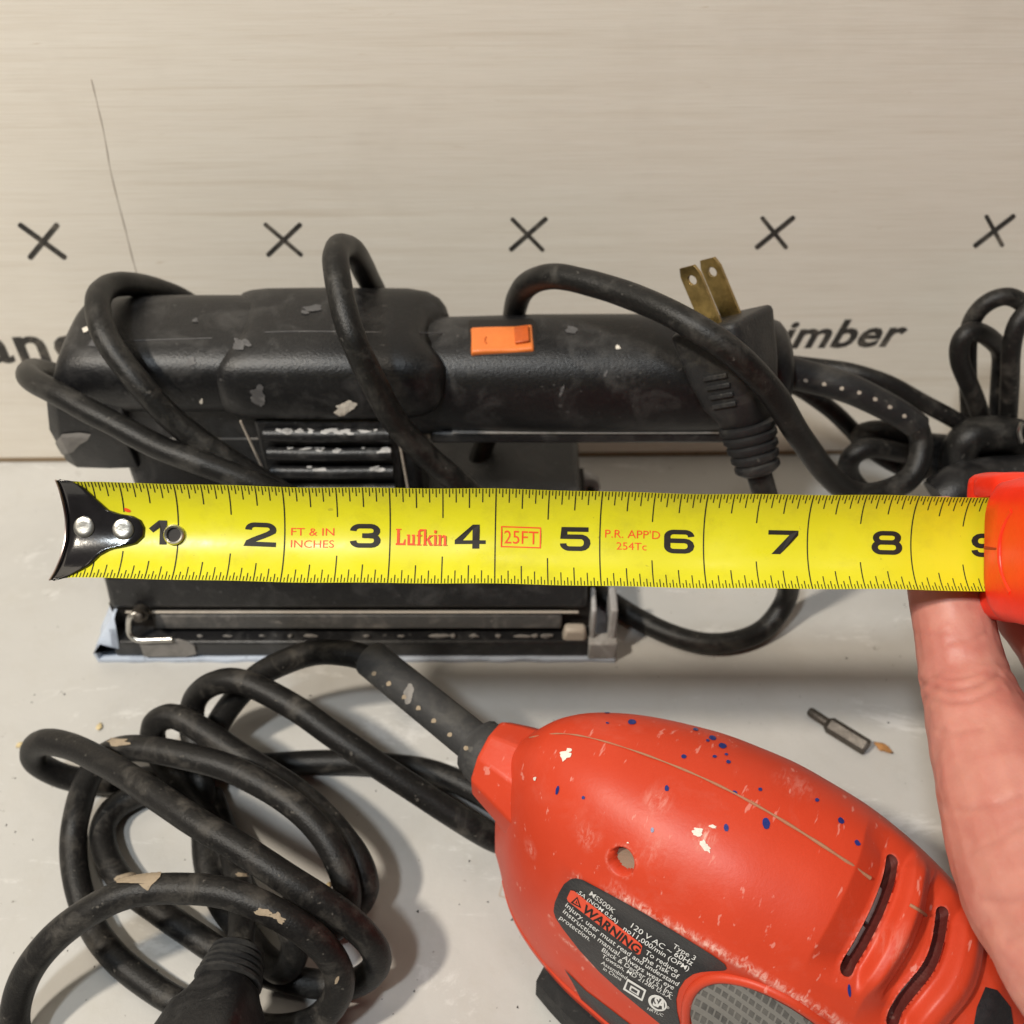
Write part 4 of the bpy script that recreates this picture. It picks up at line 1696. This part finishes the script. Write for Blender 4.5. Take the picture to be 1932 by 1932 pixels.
# sleeve of the red sander
s0 = Vector((OX, OY, 2.16)) - AX * .1
s1 = at_z(700, 1243, 1.95)
slp = [s0.lerp(s1, t) for t in np.linspace(0, 1, 40)]
m = MB()
m.tube(slp, lambda t: .37 if t < .10 else (.335 if t < .14 else .238 - .004 * t), 20)
msl = m.build('cord_sleeve', MT['sleeve_grey'], mouse, sharp=50)
msb = bvh_of(m)
dots = MB()
for u, v in ((706, 1271), (734, 1290), (763, 1315), (790, 1336), (819, 1360), (849, 1386), (880, 1411)):
    d = decal(blob(u, v, 4.5, 5, .6, .25, 12), msb, .006, 1.2)
    dots.add(d.v, d.f)
dots.build('sleeve_slots', MT['tan_paint'], msl)
decal(blob(772, 1308, 9, 17, .1, .4), msb, .005, 1.5).build('paint_splash', MT['dust'], msl)
# black base and pad
m = MB()


def outline(z, grow, s0_=.25, s1_=6.7, n=44):
    svv = np.linspace(s0_, s1_, n)
    Wv = smooth_tab(WT, svv)
    pts = [Vector((OX, OY, 0)) + AX * float(s_) + NR * float(w_ + grow) + Vector((0, 0, z)) for s_, w_ in zip(svv, Wv)]
    pts += [Vector((OX, OY, 0)) + AX * float(s_) - NR * float(w_ + grow) + Vector((0, 0, z)) for s_, w_ in zip(svv[::-1], Wv[::-1])]
    return pts


m.loft([outline(.5, -.12, .5), outline(.58, -.01, .35), outline(.72, .012, .3), outline(.76, -.03, .3)])
m.build('base_rim', MT['red'], mouse, sharp=40)
m = MB()
m.loft([outline(.005, .06, 1.25), outline(.05, .13, 1.15), outline(.44, .13, 1.15), outline(.55, .02, 1.25)])
m.build('sanding_pad', MT['foam'], mouse, sharp=40)

# warning label on the near flank
CL = lambda x, y: (927.4 + x * .32, 1545.6 + y * .32)
lab = [CL(*p) for p in ((470, 350), (500, 345), (540, 355), (700, 440), (900, 550), (1100, 670), (1300, 795), (1375, 850), (1388, 875), (1380, 888), (1330, 892), (1250, 895), (1190, 910), (1140, 945),
                        (1105, 1000), (1090, 1060), (1095, 1130), (1115, 1215), (1130, 1260), (1050, 1250), (1000, 1208), (880, 1110), (760, 1010), (640, 900), (520, 770), (420, 640), (380, 580), (368, 540), (375, 490), (400, 430), (430, 380))]
lm = decal(lab, db, .008, 1.5, 160)
label = lm.build('warning_label', MT['label_black'], mouse)


def on_label(u, v, off=.012):
    p, n_ = hit(db, u, v)
    return p + n_ * off if p is not None else None


def label_text(s, a, b, mat='white_print', bold=.002, hs=.74, off=.013, parent=None, sag=0):
    vs, fs, x0, x1, y0, y1 = text2d(s, bold, 1.0)
    A, B = CL(*a), CL(*b)
    dx, dy = B[0] - A[0], B[1] - A[1]
    L = math.hypot(dx, dy)
    k = L / (x1 - x0)
    ux, uy = dx / L, dy / L
    px_, py_ = uy, -ux
    m = MB()
    out = []
    for x, y in vs:
        X, Y = (x - x0) * k, y * k * hs
        sg = sag * .32 * 4 * (X / L) * (1 - X / L)
        q = on_label(A[0] + ux * X + px_ * Y, A[1] + uy * X + py_ * Y + sg, off)
        if q is None:
            return
        out.append(q)
    m.add(out, fs)
    m.build('label_text', MT[mat], parent or label, smooth=False)


wb = [CL(*p) for p in ((470, 415), (490, 418), (880, 728), (892, 745), (880, 790), (865, 795), (455, 480), (448, 462))]
warn = decal(wb, db, .012, .8, 60).build('warning_box', MT['warn_red'], label)
label_text('WARNING', (532, 533), (862, 788), 'ink', .03, .78, .016)
tri = [CL(*p) for p in ((510, 452), (470, 487), (533, 520))]
decal(tri, db, .0155, .5, 20).build('warning_triangle', MT['ink'], label)
tri = [CL(*p) for p in ((509, 463), (487, 486), (521, 505))]
decal(tri, db, .0165, .4, 16).build('warning_triangle', MT['warn_red'], label)
tri = [CL(*p) for p in ((507, 472), (500, 488), (512, 494))]
decal(tri, db, .0175, .3, 10).build('warning_triangle', MT['ink'], label)
for s, a, b in (('MS500K', (578, 440), (722, 552)), ('.5A (NOM 0.5A)', (505, 428), (742, 612)), ('120 V AC ~ 60Hz', (823, 632), (1182, 858)), ('Type 3', (1068, 750), (1198, 828)),
                ('no11,000/min (OPM)', (778, 648), (1160, 890)), ('To reduce', (906, 788), (1094, 902)), ('the risk of', (888, 824), (1100, 938)),
                ('injury, user must read and understand', (437, 508), (1098, 978)), ('instruction manual. Always wear eye', (423, 544), (1072, 1000)), ('protection.', (403, 582), (580, 714)),
                ('Black & Decker (U.S.) Inc.', (652, 772), (1070, 1036)), ('Towson, MD 21286 U.S.A.', (652, 808), (1062, 1058)), ('Assembled', (648, 846), (796, 940)), ('in China', (660, 882), (766, 948)),
                ('NRTL/C', (920, 1116), (1012, 1158))):
    label_text(s, a, b, sag={'i': 27, 'n': 6, '1': 10, 'B': 5, 'T': 3}.get(s[0], 0) if len(s) > 14 else 0)
for o_, i_, mt in (([(806, 934), (916, 1002), (892, 1068), (778, 998)], .0125, 'white_print'), ([(808, 950), (902, 1006), (886, 1052), (794, 994)], .0145, 'label_black'),
                   ([(826, 972), (880, 1004), (870, 1034), (816, 1000)], .0165, 'white_print'), ([(832, 986), (866, 1006), (860, 1020), (826, 1000)], .0185, 'label_black')):
    decal([CL(*p) for p in o_], db, i_, .6, 30).build('double_square_mark', MT[mt], label)
decal([CL(*p) for p in blob(982, 1078, 60, 42, .6, 0)], db, .0125, .6, 30).build('approval_mark', MT['white_print'], label)
decal([CL(*p) for p in blob(985, 1080, 46, 31, .6, 0)], db, .0145, .6, 30).build('approval_mark', MT['label_black'], label)
label_text('SA', (952, 1086), (1022, 1112), 'white_print', .05, 1.2, .0165)
label_text('®', (1028, 1104), (1046, 1116))
# second sticker on the lower flank
st2 = [CL(*p) for p in ((432, 882), (560, 1010), (700, 1115), (830, 1215), (800, 1260), (640, 1250), (575, 1208), (530, 1060), (480, 960))]
s2 = decal(st2, db, .008, 1.5, 60)
if s2.f:
    so = s2.build('lower_sticker', MT['label_black'], mouse)
    label_text('NO', (622, 1178), (672, 1200), 'white_print', .04, 1.3, .012, so)
# grip pad with a red rim
gp = [CL(*p) for p in ((1170, 1110), (1185, 1050), (1220, 1000), (1270, 968), (1340, 955), (1430, 965), (1530, 990), (1640, 1035), (1760, 1100), (1880, 1180), (1990, 1270), (2040, 1380), (1900, 1420), (1500, 1420), (1260, 1330), (1190, 1220))]
g = decal(gp, db, .02, 2.0, 140)
g.build('grip_pad', MT['grip'], mouse)
m = MB()
rim = hits(db, [CL(*p) for p in ((1150, 1230), (1148, 1130), (1165, 1045), (1205, 985), (1265, 947), (1345, 932), (1440, 942), (1540, 966), (1655, 1012), (1780, 1078), (1900, 1158), (2010, 1245))])
m.tube(spline(rim, 6), .055, 10)
m.build('grip_rim', MT['red'], mouse)
decal([(1858, 1862), (1880, 1868), (1905, 1900), (1915, 1960), (1900, 2010), (1838, 2000), (1835, 1940), (1842, 1900)], db, .012, 2).build('nose_tip', MT['label_black'], mouse)
# paint specks
for u, v, a, b, rot in ((1145, 1345, 5, 2.4, 0), (1192, 1363, 8, 5, 0), (1146, 1365, 3, 2, 0), (1312, 1377, 5, 3, .2), (1344, 1393, 7, 4.5, .3), (1363, 1408, 7.5, 5, .2), (1348, 1428, 4, 3, 0), (1374, 1438, 4.5, 3.5, .2), (1290, 1428, 5, 4, 0),
                        (1335, 1398, 3.5, 2.5, .2), (1370, 1424, 3.5, 2.5, .2), (1052, 1491, 3, 9, .2), (1101, 1505, 3, 3.5, 0), (1258, 1488, 4, 6, 0), (1231, 1566, 3, 5, 0), (1370, 1562, 4.5, 7.5, -.1), (1445, 1554, 7, 11, -.15),
                        (1434, 1490, 4, 3.5, .4), (1386, 1496, 5, 4, .4), (1541, 1510, 4, 3.5, .3), (1586, 1549, 7, 5, .8), (1617, 1591, 7, 4.5, .8), (1602, 1868, 3, 12, -.1)):
    d = decal(blob(u, v, a, b, rot, .12, 18), db, .008, .8)
    if d.f:
        d.build('paint_speck', MT['blue_paint'], mouse)
for u, v, a, b, rot in ((1066, 1426, 10, 8, -.4), (1075, 1416, 5, 4, -.3), (1318, 1570, 10, 7, .3), (1330, 1595, 14, 6, .8), (1345, 1560, 7, 3, .2), (1010, 1470, 2.5, 4, 0), (1185, 1590, 2, 2, 0)):
    d = decal(blob(u, v, a, b, rot, .5, 26), db, .008, .9)
    if d.f:
        d.build('paint_speck', MT['white_paint'], mouse)

# power cord of the red sander
MR = .163
mc = MB()
A_ = [(705, 1246, 1.95), (672, 1234, 1.95), (635, 1230, 1.92), (590, 1232, 1.8), (540, 1247, 1.6), (490, 1273, 1.35), (448, 1312, 1.0), (418, 1355, .7), (396, 1400, .45), (372, 1450, .25), (320, 1482, .2), (258, 1500, .2), (215, 1525, .2),
      (194, 1560, .2), (194, 1592, .2), (210, 1632, .2), (245, 1678, .2), (300, 1718, .2), (360, 1760, .2), (420, 1800, .2), (490, 1832, .2), (560, 1852, .2), (620, 1859, .25), (672, 1853, .4), (710, 1822, .7), (706, 1784, 1.0),
      (672, 1745, 1.3), (600, 1695, 1.62), (520, 1645, 1.82), (440, 1594, 1.9), (360, 1547, 1.9), (280, 1492, 1.8), (200, 1440, 1.62), (140, 1410, 1.45), (92, 1400, 1.3), (66, 1410, 1.1), (64, 1432, .85), (90, 1452, .6), (140, 1470, .35),
      (220, 1475, .2), (320, 1462, .17), (420, 1448, .17), (510, 1443, .17), (600, 1438, .17), (700, 1440, .17), (790, 1452, .17), (870, 1478, .17), (930, 1510, .17), (985, 1555, .17), (990, 1592, .17), (950, 1588, .25),
      (900, 1562, .5), (830, 1520, .75), (740, 1460, 1.05), (650, 1400, 1.3), (560, 1337, 1.5), (490, 1298, 1.55), (430, 1285, 1.5), (388, 1296, 1.3), (364, 1325, 1.0), (362, 1370, .75), (374, 1430, .55), (382, 1500, .35), (384, 1570, .2), (392, 1640, .17),
      (420, 1710, .17), (465, 1765, .2), (505, 1815, .3), (532, 1830, .45), (552, 1810, .65), (556, 1775, .9), (540, 1735, 1.05)]
B_ = [(470, 1700, .2), (440, 1640, .25), (400, 1560, .3), (350, 1490, .4), (310, 1440, .55), (287, 1395, .8), (292, 1362, 1.05), (325, 1350, 1.2), (370, 1372, 1.2), (430, 1410, 1.15), (500, 1452, 1.1), (580, 1510, 1.05), (640, 1570, 1.0), (680, 1635, .85), (688, 1680, .65), (668, 1712, .45), (600, 1720, .2), (540, 1700, .17)]
C_ = [(600, 1760, .3), (640, 1740, .5), (655, 1690, .85), (640, 1630, 1.1), (600, 1562, 1.3), (540, 1507, 1.42), (450, 1457, 1.52), (370, 1432, 1.52), (300, 1415, 1.45), (240, 1412, 1.35), (192, 1430, 1.15), (168, 1465, .9), (152, 1515, .6), (140, 1570, .4), (139, 1630, .3),
      (152, 1695, .22), (182, 1762, .17), (230, 1820, .17), (300, 1870, .17), (370, 1905, .17), (440, 1930, .17), (520, 1945, .2), (590, 1928, .42), (632, 1885, .75), (640, 1840, 1.05), (610, 1788, 1.4), (545, 1735, 1.72), (465, 1697, 1.85), (385, 1677, 1.85), (305, 1676, 1.8),
      (222, 1692, 1.7), (142, 1738, 1.45), (75, 1800, 1.1), (36, 1868, .7), (28, 1940, .35), (60, 2010, .2), (150, 2080, .17), (300, 2110, .17), (430, 2100, .17)]
for k_, L in enumerate((A_, B_, C_)):
    cord_run(mc, spline(ZS(L), 9), MR, 50 + k_ * 11)
pg = at_z(452, 1788, 1.1)
mc.tube(spline([pg + Vector((.01, -.02, .02)), at_z(456, 1755, .95), at_z(455, 1700, .8), at_z(445, 1640, .5), at_z(425, 1570, .25), at_z(400, 1500, .17)], 9), MR * .92, 16)
mcord = mc.build('power_cord', MT['cord_worn'], mouse)
mcb = bvh_of(mc)
for poly in (blob(222, 1401, 19, 7, .1, .6), [(216, 1658), (222, 1653), (245, 1647), (280, 1643), (305, 1643), (303, 1655), (295, 1663), (285, 1672), (280, 1681), (272, 1676), (262, 1668), (240, 1668), (222, 1668)],
             blob(497, 1721, 15, 7, .3, .5), blob(526, 1732, 14, 7, .5, .5), blob(455, 1652, 11, 4, .2, .5), blob(636, 1848, 3, 7, .4, .3)):
    d = decal(poly, mcb, .012, 1.0, None, .09)
    if d.f:
        d.build('paint_patch', MT['tan_paint'], mcord)
make_plug(mouse, pg, at_z(395, 1960, 1.25) - pg, Vector((.9, .5, .25)), MT['plastic'], 1.02, cl=.6)

# ================================================================== DRIVER BIT AND CRUMBS
bit = thing('driver_bit', 'small steel hex driver bit lying on the floor beside the hand', 'driver bit', at_z(1590, 1385, 0))
b0, b1, b2, b3 = at_z(1526, 1341, .09), at_z(1556, 1361, .10), at_z(1566, 1368, .105), at_z(1636, 1411, .105)
bx = (b3 - b1).normalized()
m = MB()
m.tube([b2 - bx * .06, b2, b2 + bx * .03, b3 - bx * .03, b3], lambda t: .075 if t < .1 else (.118 if .2 < t < .9 else .105), 6)
m.build('hex_shank', MT['dullsteel'], bit, sharp=20)
m = MB()
m.tube([b0, b0 + (b1 - b0) * .15, b1, b2], lambda t: .05 if t < .1 else .068, 14)
m.build('tip', MT['dullsteel'], bit)


def crumb(name, u, v, r, mat, label, cat, group=None, el=1.0, rot=0.0):
    c = at_z(u, v, 0)
    m = MB()
    ph = random.random() * 99
    rings = []
    for i in range(7):
        t = i / 6
        rad = r * max(.12, math.sin(math.pi * (.05 + .9 * t)))
        rings.append([c + Vector((0, 0, r * .55)) + Vector(((t - .5) * 2 * r * el * math.cos(rot) - rad * math.cos(a) * math.sin(rot) * .8, (t - .5) * 2 * r * el * math.sin(rot) + rad * math.cos(a) * math.cos(rot) * .8,
                                                         rad * math.sin(a) * .55)) * (1 + .45 * noise.noise(Vector((t * 3 + ph, math.cos(a) * 2, math.sin(a) * 2)))) for a in np.linspace(0, 2 * math.pi, 10)[:-1]])
    m.loft(rings)
    o = m.build(name, mat)
    o['label'] = label
    o['category'] = cat
    if group:
        o['group'] = group
    return o


crumb('wood_splinter', 1664, 1413, .075, MT['chip'], 'tiny orange-brown splinter at the end of the steel driver bit', 'splinter', None, 1.6, -.7)
for u, v, r, lb in ((188, 1373, .05, 'pale yellow crumb on the floor left of the grey cord loop'), (38, 1407, .045, 'pale crumb near the left edge beside the outermost cord loop'), (620, 1672, .04, 'tiny pale crumb caught on the coiled cord crossing')):
    crumb('wood_crumb', u, v, r, MT['crumb'], lb, 'crumb', 'pale crumbs round the coiled cord', 1.2, random.random() * 3)
sp = MB()
for _ in range(150):
    u, v = random.uniform(0, 1930), random.uniform(900, 1930)
    c = at_z(u, v, 0)
    r = random.choice((.008, .01, .012, .016, .022))
    ph = random.random() * 6
    a = [c + Vector((r * math.cos(ph + k * 2.1) * random.uniform(.5, 1.6), r * math.sin(ph + k * 2.1) * random.uniform(.5, 1.4), .002)) for k in range(3)]
    sp.add(a + [c + Vector((0, 0, r * .8))], [(0, 1, 3), (1, 2, 3), (2, 0, 3)])
dsp = sp.build('dust_specks', MT['ink'], smooth=False)
dsp['kind'] = 'stuff'
dsp['label'] = 'fine dark dust specks scattered over the grey floor'
dsp['category'] = 'dust'

# ================================================================== HAND
person = thing('person', 'bare hand with index finger stretched behind the tape beside the orange case', 'person', at_d(2150, 1900, 8.8))


def limb(m, nodes, n=20, per=8, flat=1.0):
    pts = spline([p for p, r in nodes], per)
    L = [0]
    for a, b in zip(pts[:-1], pts[1:]):
        L.append(L[-1] + (b - a).length)
    idx = [min(i * per, len(pts) - 1) for i in range(len(nodes))]
    ls = [L[i] for i in idx]
    rsx = [r for p, r in nodes]
    tot = L[-1]
    N = len(pts)

    def rad(t):
        return float(np.interp(L[int(round(t * (N - 1)))], ls, rsx))
    m.tube(pts, rad, n, True, flat, up=-FW)


D = at_d
hm_ = MB()
limb(hm_, [(D(1757, 938, 11.12), .16), (D(1760, 955, 11.12), .29), (D(1767, 1000, 11.12), .345), (D(1776, 1060, 11.12), .375), (D(1787, 1110, 11.1), .38), (D(1796, 1160, 11.05), .398), (D(1806, 1215, 10.95), .408), (D(1814, 1255, 10.86), .42), (D(1818, 1270, 10.83), .427), (D(1821, 1282, 10.8), .418), (D(1824, 1293, 10.77), .435),
           (D(1828, 1306, 10.72), .455), (D(1831, 1317, 10.68), .448), (D(1835, 1329, 10.63), .47), (D(1842, 1350, 10.55), .49), (D(1862, 1410, 10.3), .52), (D(1892, 1490, 10.0), .58), (D(1935, 1600, 9.7), .66), (D(1985, 1690, 9.4), .74), (D(2060, 1770, 9.1), .8)])
# palm
limb(hm_, [(D(1945, 1640, 9.7), .45), (D(1995, 1715, 9.3), .72), (D(2080, 1810, 9.0), .86), (D(2200, 1900, 8.8), .95), (D(2360, 2010, 8.6), 1.0), (D(2560, 2160, 8.3), .95), (D(2900, 2400, 7.9), 1.0), (D(3400, 2750, 7.4), 1.15)], 24, 8, .75)
# middle finger along the underside of the case
limb(hm_, [(D(2130, 1740, 9.6), .5), (D(2090, 1560, 10.5), .43), (D(2050, 1380, 11.3), .41), (D(2000, 1240, 11.7), .38), (D(1935, 1160, 11.7), .33), (D(1895, 1122, 11.65), .24)])
# ring and little finger folded below
limb(hm_, [(D(2180, 1790, 9.3), .48), (D(2130, 1560, 10.2), .42), (D(2090, 1360, 11.1), .4), (D(2080, 1200, 11.6), .36), (D(2050, 1110, 11.5), .3)])
limb(hm_, [(D(2270, 1850, 9.2), .42), (D(2250, 1620, 10.1), .36), (D(2220, 1430, 11.0), .33), (D(2210, 1300, 11.4), .3), (D(2190, 1220, 11.4), .24)])
# thumb over the near side of the case
limb(hm_, [(D(2300, 1960, 8.7), .6), (D(2330, 1760, 8.1), .5), (D(2330, 1560, 7.6), .45), (D(2290, 1380, 7.4), .42), (D(2250, 1270, 7.35), .36), (D(2235, 1220, 7.35), .2)])
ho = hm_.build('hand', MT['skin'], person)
rm = ho.modifiers.new('remesh', 'REMESH')
rm.mode = 'VOXEL'
rm.voxel_size = .028 * S
rm.use_smooth_shade = True
smd = ho.modifiers.new('smooth', 'SMOOTH')
smd.iterations = 9
smd.factor = .5

tx = bpy.data.textures.new('skin_lumps', 'CLOUDS')
tx.noise_scale = .45 * S
dm_ = ho.modifiers.new('lumps', 'DISPLACE')
dm_.texture = tx
dm_.texture_coords = 'LOCAL'
dm_.strength = .05 * S
dm_.mid_level = .5
dgr = bpy.context.evaluated_depsgraph_get()
hme = bpy.data.meshes.new_from_object(ho.evaluated_get(dgr))
ho.modifiers.clear()
ho.data = hme
if not hme.materials:
    hme.materials.append(MT['skin'])
hoff = np.array(person.location) / S
HV = np.empty(len(hme.vertices) * 3)
hme.vertices.foreach_get('co', HV)
HV = HV.reshape(-1, 3) / S + hoff
HN = np.empty(len(hme.vertices) * 3)
hme.vertices.foreach_get('normal', HN)
HN = HN.reshape(-1, 3)
hbv = BVHTree.FromPolygons([Vector(p) for p in HV], [tuple(p.vertices) for p in hme.polygons])
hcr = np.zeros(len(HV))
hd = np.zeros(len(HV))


def seg_dist(P, pts3):
    best = np.full(len(P), 9.0)
    arr = [np.array(p) for p in pts3]
    for a, b in zip(arr[:-1], arr[1:]):
        ab = b - a
        t = np.clip(((P - a) @ ab) / (ab @ ab + 1e-12), 0, 1)
        best = np.minimum(best, np.linalg.norm(P - (a + t[:, None] * ab), axis=1))
    return best


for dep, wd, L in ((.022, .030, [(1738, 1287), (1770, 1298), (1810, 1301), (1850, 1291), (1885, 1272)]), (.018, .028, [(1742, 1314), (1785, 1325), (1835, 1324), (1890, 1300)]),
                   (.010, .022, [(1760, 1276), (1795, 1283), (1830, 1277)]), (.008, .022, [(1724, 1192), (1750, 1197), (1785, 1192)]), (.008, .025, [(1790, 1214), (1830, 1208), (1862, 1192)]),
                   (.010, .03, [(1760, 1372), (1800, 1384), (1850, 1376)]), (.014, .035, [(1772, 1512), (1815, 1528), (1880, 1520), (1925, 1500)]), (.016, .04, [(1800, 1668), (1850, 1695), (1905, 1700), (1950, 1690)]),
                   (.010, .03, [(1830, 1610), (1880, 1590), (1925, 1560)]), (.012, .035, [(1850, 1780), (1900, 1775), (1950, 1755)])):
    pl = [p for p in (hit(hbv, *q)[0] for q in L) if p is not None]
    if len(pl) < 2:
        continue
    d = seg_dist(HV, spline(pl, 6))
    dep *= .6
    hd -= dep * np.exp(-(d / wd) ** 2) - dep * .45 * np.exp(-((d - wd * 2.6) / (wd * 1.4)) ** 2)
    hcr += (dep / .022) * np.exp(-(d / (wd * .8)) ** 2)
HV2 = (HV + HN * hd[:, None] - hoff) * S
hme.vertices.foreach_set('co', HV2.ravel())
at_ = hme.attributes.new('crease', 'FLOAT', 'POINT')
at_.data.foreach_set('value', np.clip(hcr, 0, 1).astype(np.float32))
for p in hme.polygons:
    p.use_smooth = True
hme.update()
